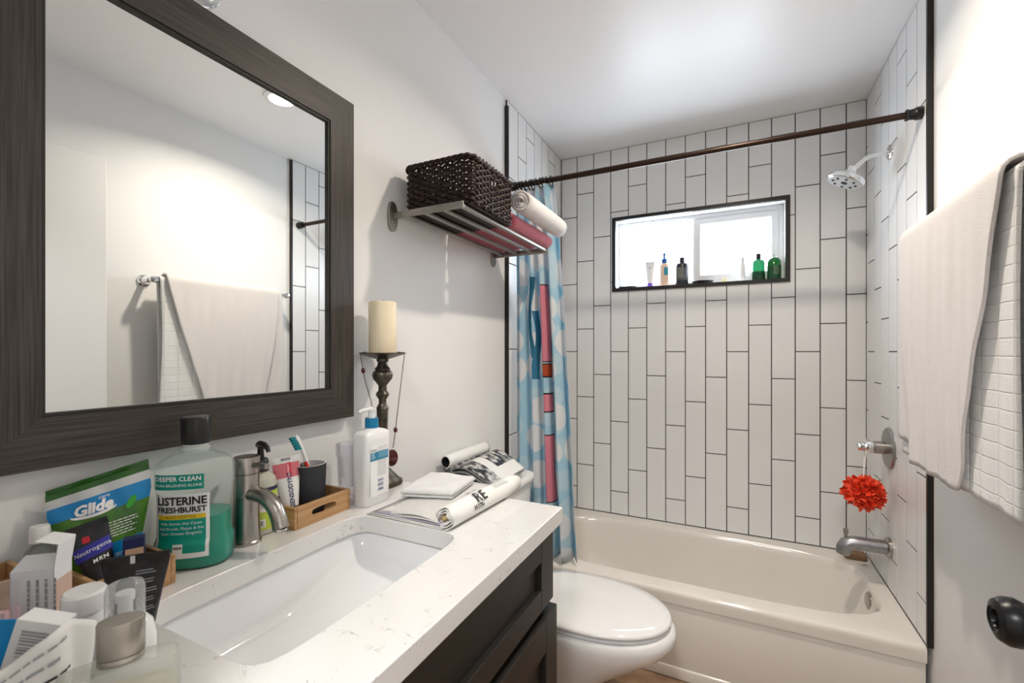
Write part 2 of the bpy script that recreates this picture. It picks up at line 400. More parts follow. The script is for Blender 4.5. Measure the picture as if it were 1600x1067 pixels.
g.loft([tl(.706, .292, 4.3, .353), tl(.703, .289, 4.3, .350), tl(.698, .284, 4.2, .342), tl(.694, .280, 4.1, .32), tl(.672, .268, 3.8, .22), tl(.640, .250, 3.5, .13), tl(.61, .228, 3.3, .085), tl(.55, .18, 3, .068), tl(.2, .06, 2.5, .062)], False, True)
pin(g, tub).build('basin', M['enamel'], tub)
ga = G().box(.009, 1.529, 1.898, 1.935, .02, .335, .004, 2).box(.009, 1.529, 1.893, 1.92, .0, .050, .008, 3)
pin(ga, tub).build('apron', M['apron'], tub)
g = xlathe([(.0, 0), (.041, 0), (.041, .003), (.034, .009), (.0, .010)], (1.4625, 2.27, .292), 32).xf(Matrix.Identity(4))
pin(g, tub).build('overflow_plate', M['steel'], tub)

sh = thing('overhead_shower', 'round chrome shower head on a bent arm high on the tiled wall', 'shower', (1.530, 2.27, 2.105))
pin(xlathe([(.0, 0), (.031, 0), (.030, .004), (.020, .010), (.011, .012), (.0, .012)], (1.530, 2.27, 2.105)), sh).build('flange', M['chrome'], sh)
pin(G().tube([(1.529, 2.27, 2.105), (1.49, 2.27, 2.105), (1.466, 2.27, 2.102), (1.446, 2.27, 2.092), (1.430, 2.27, 2.078), (1.416, 2.27, 2.063)], .0095, 16), sh).build('arm', M['chrome'], sh)
T = Matrix.Translation((1.385, 2.27, 2.020)) @ Matrix.Rotation(R(26), 4, 'Y')
pin(G().lathe([(.0, .052), (.016, .052), (.018, .034), (.022, .030), (.024, .020), (.045, .016), (.064, .008), (.069, 0), (.069, -.010), (.066, -.013), (.0, -.013)], 40).xf(T), sh).build('head', mat('chrome_head', (.85, .86, .87), .10, metal=1), sh)
gf = pin(G().lathe([(.0, -.0135), (.062, -.0135), (.060, -.0155), (.0, -.0155)], 40).xf(T), sh).build('face_plate', mat('grey_plate', (.62, .64, .65), .3, metal=.6), sh)
for k in range(9):
    a = 2 * math.pi * k / 8; rr = .042 if k < 8 else 0
    pin(G().lathe([(.0, -.0155), (.0055 if k < 8 else .012, -.0155), (.005 if k < 8 else .011, -.018), (.0, -.018)], 10, (rr * math.cos(a), rr * math.sin(a), 0)).xf(T), sh).build('nozzle', M['ink'], gf)

va = thing('shower_valve', 'chrome shower valve with a round wall plate and knob handle', 'shower valve', (1.530, 2.285, .921))
pin(xlathe([(.0, 0), (.083, 0), (.083, .004), (.078, .009), (.03, .014), (.0, .014)], (1.530, 2.285, .921), 48), va).build('wall_plate', mat('satin_nickel', (.36, .35, .34), .38, metal=1), va)
pin(xlathe([(.0, .012), (.025, .012), (.025, .050), (.0, .050)], (1.530, 2.285, .921)), va).build('barrel', M['steel'], va)
pin(xlathe([(.0, .050), (.022, .050), (.0255, .056), (.0255, .066), (.020, .072), (.018, .086), (.019, .096), (.0165, .104), (.010, .107), (.0, .107)], (1.530, 2.285, .921), 16), va).build('handle', M['chrome'], va)

sp = thing('tub_spout', 'dull chrome bath spout with a diverter knob above the tub', 'bath spout', (1.530, 2.276, .524))
pin(xlathe([(.0, 0), (.040, 0), (.040, .010), (.034, .014), (.0, .014)], (1.530, 2.276, .524), 32), sp).build('flange', M['steel'], sp)
pth = [(1.518, 2.276, .524), (1.47, 2.276, .524), (1.43, 2.276, .524), (1.405, 2.276, .522), (1.388, 2.276, .513), (1.378, 2.276, .497), (1.375, 2.276, .472)]
pin(G().tube(pth, [.027, .027, .027, .0275, .028, .027, .024], 24), sp).build('body', mat('worn_chrome', (.36, .36, .37), .36, metal=1, var=.2, scale=40), sp)
pin(G().lathe([(.0, .540), (.006, .540), (.006, .556), (.009, .558), (.009, .576), (.0, .577)], 16, (1.385, 2.276, 0)), sp).build('diverter_knob', M['steel'], sp)
so = tag(G().box(1.430, 1.515, 2.535, 2.605, .355, .378, .006).build('soap_bar', M['brown']), 'brown pumice soap bar on the tub corner behind the spout', 'soap')

# coral bath pouf
pf = thing('bath_pouf', 'coral red mesh bath pouf hung from the shower valve', 'bath pouf', (1.437, 2.243, .742))
rr = random.Random(3); g = G()
for k in range(58):
    d = Vector((rr.gauss(0, 1), rr.gauss(0, 1), rr.gauss(0, 1))).normalized()
    a = d.orthogonal().normalized(); b = d.cross(a); nw = rr.choice((5, 6, 7)); amp = rr.uniform(.006, .012); r1 = rr.uniform(.026, .040); ph = rr.uniform(0, 6)
    base = d * rr.uniform(.028, .054)
    def fan(u, v):
        t = 2 * math.pi * u; rad = .004 + r1 * v
        h = .010 * v * v + amp * v * math.sin(nw * t + ph) * 1.2
        rad2 = rad * (1 + .16 * v * math.sin(nw * 2 * t + ph))
        return tuple(base + a * (rad2 * math.cos(t)) + b * (rad2 * math.sin(t)) + d * h)
    g.grid(fan, 30, 3)
for i, p in enumerate(g.v): g.v[i] = (p[0] * 1.0, p[1] * 1.0, p[2] * .92)
po = g.build('mesh_ruffle', M['pouf'], pf, smooth=60); po['kind'] = 'stuff'
pin(G().tube([(1.437, 2.25, .795), (1.446, 2.262, .86), (1.452, 2.272, .905), (1.453, 2.285, .950), (1.453, 2.299, .905), (1.448, 2.285, .86), (1.440, 2.258, .795)], .0022, 6), pf).build('hanging_cord', M['cord'], pf)

# curtain rod
rod = thing('shower_curtain_rod', 'dark bronze tension rod spanning the tub alcove', 'curtain rod', (.012, 1.935, 2.102))
pin(G().tube([(.012, 1.935, 2.102), (.80, 1.935, 2.102)], .0125, 20), rod).build('outer_tube', M['bronze'], rod)
pin(G().tube([(.795, 1.935, 2.102), (1.525, 1.935, 2.102)], .0112, 20), rod).build('inner_tube', M['bronze'], rod)
for x0, x1 in ((.0095, .05), (1.5285, 1.478)):
    s_ = 1 if x1 > x0 else -1
    pin(xlathe([(.0, 0), (.021, 0), (.021, .016), (.0175, .020), (.016, .034), (.0185, .036), (.0185, .042), (.0, .042)], (x0, 1.935, 2.102), 24, s_), rod).build('end_cap', M['blackp'], rod)

# shower curtain, pushed to the left wall in folds
def curtain_mat():
    m = bpy.data.materials.new('bubble_curtain'); m.use_nodes = True; nt = m.node_tree; b = nt.nodes['Principled BSDF']
    b.inputs['Roughness'].default_value = .55; b.inputs['Transmission Weight'].default_value = 0; b.inputs['Specular IOR Level'].default_value = .3
    uv = _n(nt, 'ShaderNodeUVMap'); uv.uv_map = 'cloth'
    def vor(sc, th, off):
        mp = _n(nt, 'ShaderNodeMapping'); mp.inputs['Location'].default_value = (off, off * .7, 0); nt.links.new(uv.outputs[0], mp.inputs[0])
        v = _n(nt, 'ShaderNodeTexVoronoi'); v.voronoi_dimensions = '2D'; v.inputs['Scale'].default_value = sc; v.inputs['Randomness'].default_value = .55; nt.links.new(mp.outputs[0], v.inputs['Vector'])
        lt = _n(nt, 'ShaderNodeMath', operation='LESS_THAN'); nt.links.new(v.outputs['Distance'], lt.inputs[0]); lt.inputs[1].default_value = th
        return lt
    def mixc(f, a, bcol):
        mx = _n(nt, 'ShaderNodeMix', data_type='RGBA'); 
        if isinstance(f, float): mx.inputs[0].default_value = f
        else: nt.links.new(f.outputs[0], mx.inputs[0])
        if isinstance(a, tuple): mx.inputs[6].default_value = (*a, 1)
        else: nt.links.new(a.outputs[2] if a.bl_idname == 'ShaderNodeMix' else a.outputs[0], mx.inputs[6])
        mx.inputs[7].default_value = (*bcol, 1)
        return mx
    c = mixc(vor(8, .38, 3.1), (.47, .71, .83), (.60, .77, .85))
    c = mixc(vor(6.0, .38, 0.0), c, (.83, .85, .87))
    sx = _n(nt, 'ShaderNodeSeparateXYZ'); nt.links.new(uv.outputs[0], sx.inputs[0])
    def rng(out, lo, hi, wob=None):
        a = _n(nt, 'ShaderNodeMath', operation='GREATER_THAN'); a.inputs[1].default_value = lo
        d = _n(nt, 'ShaderNodeMath', operation='LESS_THAN'); d.inputs[1].default_value = hi
        src = out
        if wob:
            s1 = _n(nt, 'ShaderNodeMath', operation='SINE'); ml = _n(nt, 'ShaderNodeMath', operation='MULTIPLY'); ml.inputs[1].default_value = wob[1]; nt.links.new(sx.outputs[1], ml.inputs[0]); nt.links.new(ml.outputs[0], s1.inputs[0])
            m2 = _n(nt, 'ShaderNodeMath', operation='MULTIPLY_ADD'); m2.inputs[1].default_value = wob[0]; nt.links.new(s1.outputs[0], m2.inputs[0]); nt.links.new(out, m2.inputs[2]); src = m2.outputs[0]
        nt.links.new(src, a.inputs[0]); nt.links.new(src, d.inputs[0])
        p = _n(nt, 'ShaderNodeMath', operation='MULTIPLY'); nt.links.new(a.outputs[0], p.inputs[0]); nt.links.new(d.outputs[0], p.inputs[1])
        return p
    def both(p, q):
        o = _n(nt, 'ShaderNodeMath', operation='MULTIPLY'); nt.links.new(p.outputs[0], o.inputs[0]); nt.links.new(q.outputs[0], o.inputs[1]); return o
    for u0, u1, v0, v1, wob, colr in CUR_BANDS:
        c = mixc(both(rng(sx.outputs[0], u0, u1, wob), rng(sx.outputs[1], v0, v1)), c, colr)
    nt.links.new(c.outputs[2], b.inputs['Base Color'])
    tr_ = _n(nt, 'ShaderNodeBsdfTranslucent'); nt.links.new(c.outputs[2], tr_.inputs[0]); ms = _n(nt, 'ShaderNodeMixShader'); ms.inputs[0].default_value = .35
    nt.links.new(b.outputs[0], ms.inputs[1]); nt.links.new(tr_.outputs[0], ms.inputs[2]); nt.links.new(ms.outputs[0], nt.nodes['Material Output'].inputs[0])
    return m
TEAL = (.03, .20, .33); PINKC = (.80, .30, .38); DARK = (.02, .02, .03)
CUR_BANDS = [
    (.150, .190, 1.28, 1.66, (.012, 14), TEAL), (.186, .225, 1.18, 1.50, (.012, 17), (.05, .25, .42)),
    (.262, .345, 1.26, 1.62, (.003, 8), DARK), (.268, .339, 1.265, 1.615, (.003, 8), PINKC),
    (.262, .345, 1.19, 1.255, None, DARK), (.268, .339, 1.197, 1.25, None, (.55, .09, .03)),
    (.262, .345, 1.03, 1.12, (.003, 9), DARK), (.268, .339, 1.036, 1.113, (.003, 9), PINKC),
    (.270, .345, .62, .93, (.012, 10), DARK), (.276, .338, .625, .925, (.012, 10), PINKC),
]
NF = 4.5
def cur(u, v):
    z = 2.082 + (.368 - 2.082) * v
    s_ = v ** .8
    x0 = .030 - .008 * s_ + .004 * math.sin(3 * v); x1 = .218 + .075 * min(1, s_ * 1.6) + .045 * max(0, v - .55) / .45
    ph = 2 * math.pi * NF * u
    amp = .026 + .016 * s_
    x = x0 + (x1 - x0) * u + .006 * math.sin(2 * ph + 1)
    y = 1.935 + amp * math.sin(ph + .5 * math.sin(2.2 * v + u * 5)) * (.75 + .25 * math.sin(7 * u + 2)) - .006 * s_
    return (x, y, z)
NU, NV = 150, 44
g = G().grid(cur, NU, NV)
cu_root = thing('shower_curtain', 'blue shower curtain with pale bubble print gathered at the left wall', 'shower curtain', (.13, 1.935, 2.09))
pin(g, cu_root); cm = curtain_mat()
me = bpy.data.meshes.new('curtain_cloth'); me.from_pydata(g.v, [], g.f); me.materials.append(cm)
arc = [0.0]
for i in range(1, NU + 1):
    a, b = cur((i - 1) / NU, .5), cur(i / NU, .5); arc.append(arc[-1] + math.dist(a, b))
uvl = me.uv_layers.new(name='cloth')
for lp in me.loops:
    i, j = divmod(lp.vertex_index, NV + 1); uvl.data[lp.index].uv = (arc[i] * .9, 2.082 + (.368 - 2.082) * j / NV)
me.polygons.foreach_set('use_smooth', [True] * len(me.polygons))
cc = bpy.data.objects.new('curtain_cloth', me); col.objects.link(cc); cc.parent = cu_root
sm = cc.modifiers.new('thickness', 'SOLIDIFY'); sm.thickness = .0012
for k in range(11):
    x = .035 + .0175 * k
    pin(G().tube([(x + .003 * math.sin(k * 2), 1.935 + .021 * math.sin(t), 2.096 + .023 * math.cos(t)) for t in [2 * math.pi * q / 18 for q in range(18)]], .0028, 8, closed=True), cu_root).build('curtain_ring', M['blackp'], cu_root)

# ================================================================== vanity
van = thing('vanity_cabinet', 'dark espresso shaker vanity cabinet under the white countertop', 'cabinet', (.30, .565, 0))
pin(G().box(.012, .556, .100, .118, .09, .892).box(.012, .556, 1.000, 1.018, .09, .892).box(.012, .556, .118, 1.0, .09, .108).box(.012, .018, .118, 1.0, .108, .70).box(.47, .50, .118, 1.0, 0, .09).box(.04, .47, .1, .118, 0, .09).box(.04, .47, 1.0, 1.018, 0, .09)
    .box(.538, .556, .118, 1.0, .80, .892).box(.538, .556, .118, 1.0, .685, .72).box(.538, .556, .118, 1.0, .108, .125), van).build('body', M['cab'], van, smooth=0)
def shaker(name, y0, y1, z0, z1, st, tr, br, x0=.557, x1=.577):
    r_ = pin(G().box(x0, x0 + .008, y0 + st - .004, y1 - st + .004, z0 + br - .004, z1 - tr + .004), van).build('door_panel', M['cab'], None, smooth=0)
    f = G().box(x0, x1, y0, y0 + st, z0, z1, .0015, 1).box(x0, x1, y1 - st, y1, z0, z1, .0015, 1).box(x0, x1, y0 + st, y1 - st, z1 - tr, z1, .0015, 1).box(x0, x1, y0 + st, y1 - st, z0, z0 + br, .0015, 1)
    o = pin(f, van).build(name, M['cab'], van); r_.parent = o; r_.name = 'recessed_panel'
    return o
shaker('drawer_front', .112, 1.016, .716, .886, .073, .057, .050)
shaker('door', .112, .566, .115, .694, .070, .078, .075, .559, .581)
shaker('door', .571, 1.031, .115, .694, .070, .078, .075, .559, .581)

def quartz():
    m = mat('white_quartz', (.72, .71, .695), .16, coat=.2); nt = m.node_tree; b = nt.nodes['Principled BSDF']
    tc = _n(nt, 'ShaderNodeTexCoord')
    def noise(sc, det=4, dist=0.0):
        z = _n(nt, 'ShaderNodeTexNoise'); z.inputs['Scale'].default_value = sc; z.inputs['Detail'].default_value = det; z.inputs['Distortion'].default_value = dist; nt.links.new(tc.outputs['Object'], z.inputs['Vector']); return z
    v = noise(14, 5, 1.5); s = _n(nt, 'ShaderNodeMath', operation='SUBTRACT'); nt.links.new(v.outputs[0], s.inputs[0]); s.inputs[1].default_value = .5
    a = _n(nt, 'ShaderNodeMath', operation='ABSOLUTE'); nt.links.new(s.outputs[0], a.inputs[0])
    r1 = _n(nt, 'ShaderNodeMapRange'); r1.inputs[1].default_value = .002; r1.inputs[2].default_value = .008; r1.inputs[3].default_value = 1; r1.inputs[4].default_value = 0; nt.links.new(a.outputs[0], r1.inputs[0])
    k = noise(26, 3); r2 = _n(nt, 'ShaderNodeMapRange'); r2.inputs[1].default_value = .54; r2.inputs[2].default_value = .66; nt.links.new(k.outputs[0], r2.inputs[0])
    mu = _n(nt, 'ShaderNodeMath', operation='MULTIPLY'); nt.links.new(r1.outputs[0], mu.inputs[0]); nt.links.new(r2.outputs[0], mu.inputs[1])
    mx = _n(nt, 'ShaderNodeMix', data_type='RGBA'); nt.links.new(mu.outputs[0], mx.inputs[0]); mx.inputs[6].default_value = (.72, .71, .695, 1); mx.inputs[7].default_value = (.40, .39, .37, 1)
    nt.links.new(mx.outputs[2], b.inputs['Base Color'])
    return m
SC = (.324, .563)
g = G().ring((.0015, .594, .085, 1.037), sepolar(.142, .221, 9), .893, ZC, SC, 96)
ct = tag(g.build('countertop', quartz(), smooth=30), 'white quartz countertop with fine grey veins on the dark vanity', 'countertop')
bv = ct.modifiers.new('edge', 'BEVEL'); bv.width = .0018; bv.segments = 2; bv.limit_method = 'ANGLE'; bv.angle_limit = R(60)
sk = thing('sink', 'white rectangular undermount sink set into the countertop', 'sink', (SC[0], SC[1], .77))
def sl(a, b, n, zf):
    f = sepolar(a, b, n); out = []
    for i in range(80):
        t = 2 * math.pi * i / 80; x, y = f(t) * math.cos(t), f(t) * math.sin(t); out.append((SC[0] + x, SC[1] + y, zf(x, y)))
    return out
floor_z = lambda x, y: .782 + .050 * max(0, (y - .02) / .2) ** 1.2 + .012 * abs(x / .13)
g = G().loft([sl(.172, .252, 9, lambda x, y: .8925), sl(.150, .229, 9, lambda x, y: .8925), sl(.148, .227, 9, lambda x, y: .886), sl(.145, .224, 8, lambda x, y: .868), sl(.140, .219, 7, lambda x, y: floor_z(x, y) + .022), sl(.133, .212, 6, lambda x, y: floor_z(x, y) + .008), sl(.122, .200, 5, floor_z), sl(.06, .10, 3, floor_z), sl(.02, .02, 2, lambda x, y: .776)], False, True)
pin(g, sk).build('bowl', M['sink'], sk, smooth=50)
pin(G().lathe([(.0, .7775), (.019, .7775), (.022, .780), (.019, .7805), (.0, .7790)], 24, (SC[0], SC[1], 0)), sk).build('drain', M['chrome'], sk)

fa = thing('faucet', 'brushed nickel single lever faucet behind the sink', 'faucet', (.098, .566, ZC))
G().lathe([(.0, 0), (.0275, 0), (.0275, .005), (.0255, .007), (.0, .007)], 36).build('base_ring', M['steel'], fa)
G().lathe([(.0, .006), (.0250, .006), (.0235, .06), (.0230, .138), (.0, .138)], 36).build('column', M['steel'], fa)
hd = G().lathe([(.0, .1395), (.0235, .1395), (.0235, .168), (.0228, .171), (.0, .171)], 36).build('head', M['steel'], fa)
G().tube([(.016, 0, .156), (.034, .003, .157), (.054, .006, .156)], .0062, 16).build('lever', M['steel'], hd)
G().tube([(.012, 0, .098), (.030, 0, .100), (.052, 0, .099), (.072, 0, .092), (.088, 0, .079), (.098, 0, .062), (.103, 0, .046)], [.0145, .0145, .0145, .0145, .0145, .0145, .0148], 20).build('spout', M['steel'], fa)
G().lathe([(.0, .0), (.011, .0), (.011, .004), (.0, .004)], 20, (.1030, 0, .0425)).build('aerator', M['chrome'], fa)

# ================================================================== mirror
mi = thing('wall_mirror', 'large rectangular mirror in a dark brown wood grain frame', 'mirror', (.001, .565, 1.131))
my0, my1, mz0, mz1, fw = .213, .914, 1.131, 1.990, .079
def rail(y_a, y_b, z_a, z_b, side):
    o = [(my0, mz0), (my1, mz0), (my1, mz1), (my0, mz1)]; i_ = [(my0 + fw, mz0 + fw), (my1 - fw, mz0 + fw), (my1 - fw, mz1 - fw), (my0 + fw, mz1 - fw)]
    k = side; q = [o[k], o[(k + 1) % 4], i_[(k + 1) % 4], i_[k]]
    e = .0006; 
    return G().prism(q, .001, .030, 'x')
for k, nm in enumerate(('bottom', 'right', 'top', 'left')):
    pin(rail(0, 0, 0, 0, k), mi).build('frame_rail', M['frame_h'] if k in (0, 2) else M['frame_v'], mi, smooth=0)
iy0, iy1, iz0, iz1 = my0 + fw, my1 - fw, mz0 + fw, mz1 - fw
def yzring(y0, y1, z0, z1, wd, x0, x1):
    out = [(y0, z0), (y1, z0), (y1, z1), (y0, z1)]; inn = [(y0 + wd, z0 + wd), (y1 - wd, z0 + wd), (y1 - wd, z1 - wd), (y0 + wd, z1 - wd)]
    L = [[(x0, a, b) for a, b in inn], [(x0, a, b) for a, b in out], [(x1, a, b) for a, b in out], [(x1, a, b) for a, b in inn]]; L.append(L[0])
    return G().loft(L, False, False)
pin(yzring(iy0 + .0003, iy1 - .0003, iz0 + .0003, iz1 - .0003, .005, .019, .027), mi).build('inner_lip', M['lip'], mi, smooth=0)
gm = G().box(.010, .0205, iy0 + .0005, iy1 - .0005, iz0 + .0005, iz1 - .0005)
pin(gm, mi).build('mirror_glass', M['mirror'], mi, smooth=0)

# lamp above the mirror: only the foot of one glass shade shows
vl = thing('wall_light', 'round flush glass wall lamp just above the mirror', 'wall lamp', (.001, .515, 2.062))
pin(xlathe([(.0, 0), (.060, 0), (.060, .006), (.052, .010), (.0, .010)], (.0005, .515, 2.062), 40, 1), vl).build('back_plate', M['chrome'], vl)
pin(xlathe([(.058, .008), (.0575, .016), (.050, .030), (.034, .042), (.015, .047), (.0, .048)], (.0005, .515, 2.062), 40, 1), vl).build('glass_dome', clear('lamp_glass', (.96, .97, .97), .25, .04, .35, (.9, .92, .93)), vl)

# ================================================================== toilet
to = thing('toilet', 'white toilet with a closed lid between the vanity and the tub', 'toilet', (.30, 1.55, 0))
TYC = 1.55
def egg(af, ab, b, z, cx=.50, n=64, nb=2.6):
    out = []
    for i in range(n):
        t = 2 * math.pi * i / n; c, s_ = math.cos(t), math.sin(t)
        if c >= 0: x = cx + af * abs(c) ** .95; y = b * math.copysign(abs(s_) ** .97, s_)
        else: x = cx - ab * abs(c) ** (2 / nb); y = b * math.copysign(abs(s_) ** (2 / nb), s_)
        out.append((x, TYC + y, z))
    return out
pin(G().loft([egg(.13, .20, .115, 0, .36), egg(.125, .20, .112, .03, .36), egg(.13, .19, .110, .10, .37), egg(.17, .19, .125, .18, .40), egg(.235, .21, .155, .26, .45), egg(.283, .24, .182, .325, .49), egg(.300, .25, .193, .362, .50), egg(.298, .25, .192, .388, .50), egg(.285, .25, .186, .398, .50), egg(.20, .18, .13, .398, .50)], True, True), to).build('bowl', M['porc'], to, smooth=50)
pin(G().loft([egg(.276, .235, .182, .399), egg(.281, .238, .186, .401), egg(.281, .238, .186, .409), egg(.276, .235, .182, .411)]), to).build('seat', mat('seat_plastic', (.74, .76, .78), .15), to)
pin(G().loft([egg(.278, .24, .183, .4125), egg(.285, .245, .188, .415), egg(.286, .246, .189, .421), egg(.280, .242, .184, .427), egg(.24, .21, .155, .4315), egg(.1, .1, .07, .4335)]), to).build('lid', M['porc'], to, smooth=60)
pin(G().loft([se(.082, .170, 8, 64, .395, .112, TYC), se(.088, .182, 8, 64, .41, .110, TYC), se(.096, .198, 9, 64, .765, .112, TYC)]), to).build('tank', M['porc'], to, smooth=50)
pin(G().loft([se(.100, .203, 9, 64, .7655, .115, TYC), se(.105, .208, 9, 64, .770, .115, TYC), se(.106, .209, 9, 64, .792, .115, TYC), se(.100, .203, 9, 64, .800, .115, TYC)]), to).build('tank_lid', M['porc'], to, smooth=50)
for yy in (1.47, 1.63): pin(G().box(.225, .262, yy - .018, yy + .018, .399, .428, .006, 3), to).build('hinge', M['porc'], to)
pin(G().tube([(.210, 1.40, .70), (.225, 1.40, .70), (.229, 1.42, .70), (.229, 1.465, .697)], .006, 10), to).build('flush_lever', M['chrome'], to)

# ================================================================== towel bar and towels
BX, BZ = 1.447, 1.640
tb = thing('towel_bar', 'chrome towel bar with round flanges on the right wall', 'towel bar', (WR, 1.45, BZ))
for yy in (1.112, 1.788):
    pin(xlathe([(.0, 0), (.027, 0), (.027, .006), (.018, .012), (.013, .02), (.012, .06), (.014, .07), (.016, .085), (.017, .1), (.012, .108), (.0, .11)], (WR, yy, BZ), 28), tb).build('post', M['chrome'], tb)
pin(G().tube([(BX, 1.10, BZ), (BX, 1.80, BZ)], .009, 16), tb).build('bar', M['chrome'], tb)
def drape(y_of, gap, zf, zb, rip, nu=60, nv=70, seed=0, thick=.007, belly=.0):
    """cloth hung over the bar; u runs along the bar, v from the front hem over the top to the back hem"""
    rr = random.Random(seed); ph = [rr.uniform(0, 6) for _ in range(4)]
    r_ = .009 + gap
    def fn(u, v):
        Lf = BZ - zf; Lb = BZ - zb; arc_ = math.pi * r_; tot = Lf + Lb + arc_; s_ = v * tot
        if s_ < Lf: x, z, d = BX - r_, zf + s_, (Lf - s_) / Lf
        elif s_ < Lf + arc_:
            a = (s_ - Lf) / r_; x, z, d = BX - r_ * math.cos(a), BZ + r_ * math.sin(a), 0
        else: q = s_ - Lf - arc_; x, z, d = BX + r_, BZ - q, q / Lb
        y = y_of(u, d if s_ < Lf + arc_ else d * .3)
        rp = rip * d ** .7 * (math.sin(y * 55 + ph[0] + d) * .6 + math.sin(y * 101 + ph[1] + 2 * d) * .4)
        if s_ < Lf: x += rp - belly * math.sin(math.pi * d); z += zf_off(y) * d
        elif s_ > Lf + arc_: x += abs(rp) * .6
        return (x, y, z)
    return G().grid(fn, nu, nv)
def grid_terry():
    m = mat('waffle_terry', (.82, .82, .81), .9, sheen=.4, bump=.5, scale=480); nt = m.node_tree; b = nt.nodes['Principled BSDF']
    tc = _n(nt, 'ShaderNodeTexCoord'); sx = _n(nt, 'ShaderNodeSeparateXYZ'); nt.links.new(tc.outputs['Object'], sx.inputs[0])
    def groove(o, pitch):
        d = _n(nt, 'ShaderNodeMath', operation='DIVIDE'); d.inputs[1].default_value = pitch; nt.links.new(o, d.inputs[0])
        f = _n(nt, 'ShaderNodeMath', operation='PINGPONG'); f.inputs[1].default_value = .5; nt.links.new(d.outputs[0], f.inputs[0])
        mr = _n(nt, 'ShaderNodeMapRange'); mr.inputs[1].default_value = 0; mr.inputs[2].default_value = .06; nt.links.new(f.outputs[0], mr.inputs[0]); return mr
    mn = _n(nt, 'ShaderNodeMath', operation='MINIMUM'); nt.links.new(groove(sx.outputs[2], .034).outputs[0], mn.inputs[0]); nt.links.new(groove(sx.outputs[1], .062).outputs[0], mn.inputs[1])
    bp0 = b.inputs['Normal'].links[0].from_node
    bp = _n(nt, 'ShaderNodeBump'); bp.inputs['Strength'].default_value = .6; bp.inputs['Distance'].default_value = .003
    nt.links.new(mn.outputs[0], bp.inputs['Height']); nt.links.new(bp0.outputs[0], bp.inputs['Normal']); nt.links.new(bp.outputs[0], b.inputs['Normal'])
    return m
def cloth_obj(name, g, m, label, cat, th, loc):
    t = bpy.data.objects.new(name, None)
    for i, p in enumerate(g.v): g.v[i] = (p[0] - loc[0], p[1] - loc[1], p[2] - loc[2])
    o = g.build(name, m, smooth=80); o.location = loc
    s_ = o.modifiers.new('thickness', 'SOLIDIFY'); s_.thickness = th; s_.offset = 0
    bpy.data.objects.remove(t)
    return tag(o, label, cat)
zf_off = lambda y: .03 * max(0, (y - 1.5)) - .02 * max(0, 1.2 - y)
g = drape(lambda u, d: 1.128 + (1.725 - 1.128) * u + .008 * math.sin(4 * d + u) * (1 - 2 * u) + .03 * d * u, .0065, 1.000, 1.06, .004, 60, 90, 5)
cloth_obj('bath_towel', g, grid_terry(), 'white grid weave bath towel hanging underneath on the towel bar', 'towel', .006, (BX, 1.45, BZ))
zf_off = lambda y: .05 * max(0, y - 1.62) ** .9 * 2
def ya(u, d): return (1.150 + .185 * d ** 1.1) * (1 - u) + (1.712 - .10 * d ** 1.6) * u
g = drape(ya, .0235, 1.000, 1.10, .0060, 80, 90, 5, belly=.004)
cloth_obj('bath_towel', g, M['terry'], 'plain white terry towel draped on top over the towel bar', 'towel', .006, (BX, 1.45, BZ))
zf_off = lambda y: .02
g = drape(lambda u, d: (1.56 + .0 * d) * (1 - u) + (1.738 + .03 * d) * u, .0145, 1.030, 1.12, .005, 24, 90, 5)
cloth_obj('towel_fold_layer', g, M['terry'], 'folded-behind layer of the plain white towel showing at the far end', 'towel', .006, (BX, 1.45, BZ))  # the plain towel's folded-behind layer, built as its own drape

# ================================================================== wall rack, basket, rolled towels
ra = thing('towel_rack', 'satin steel wall rack with slats under the wicker basket', 'towel rack', (0, 1.42, 1.735))
RY0, RY1 = 1.100, 1.772
for yy in (RY0, RY1 - .01):
    pin(G().loft([[(xx, p[0], p[1]) for p in [(yy + .021 * k_ * math.copysign(abs(math.cos(t)) ** .8, math.cos(t)), 1.735 + .047 * k_ * math.copysign(abs(math.sin(t)) ** .75, math.sin(t))) for t in [2 * math.pi * q / 32 for q in range(32)]]] for xx, k_ in ((.0, 1), (.006, 1), (.009, .9))]), ra).build('wall_bracket', M['rack'], ra)
    arm = pin(G().box(.006, .268, yy - .003, yy + .003, 1.7255, 1.7475, .0025, 2), ra).build('side_arm', M['rack'], ra)
    for xs in (.05, .12, .19, .255):
        pin(G().lathe([(.0, 0), (.004, 0), (.003, .0015), (.0, .0018)], 10).xf(Matrix.Translation((xs, yy + (-.003 if yy < 1.4 else .003), 1.7365)) @ Matrix.Rotation(R(90 if yy < 1.4 else -90), 4, 'X')), ra).build('screw', M['steel'], arm)
for xs in (.05, .12, .19, .255):
    pin(G().box(xs - .0075, xs + .0075, RY0 + .003, RY1 - .013, 1.731, 1.742, .003, 2), ra).build('slat', M['rack'], ra)

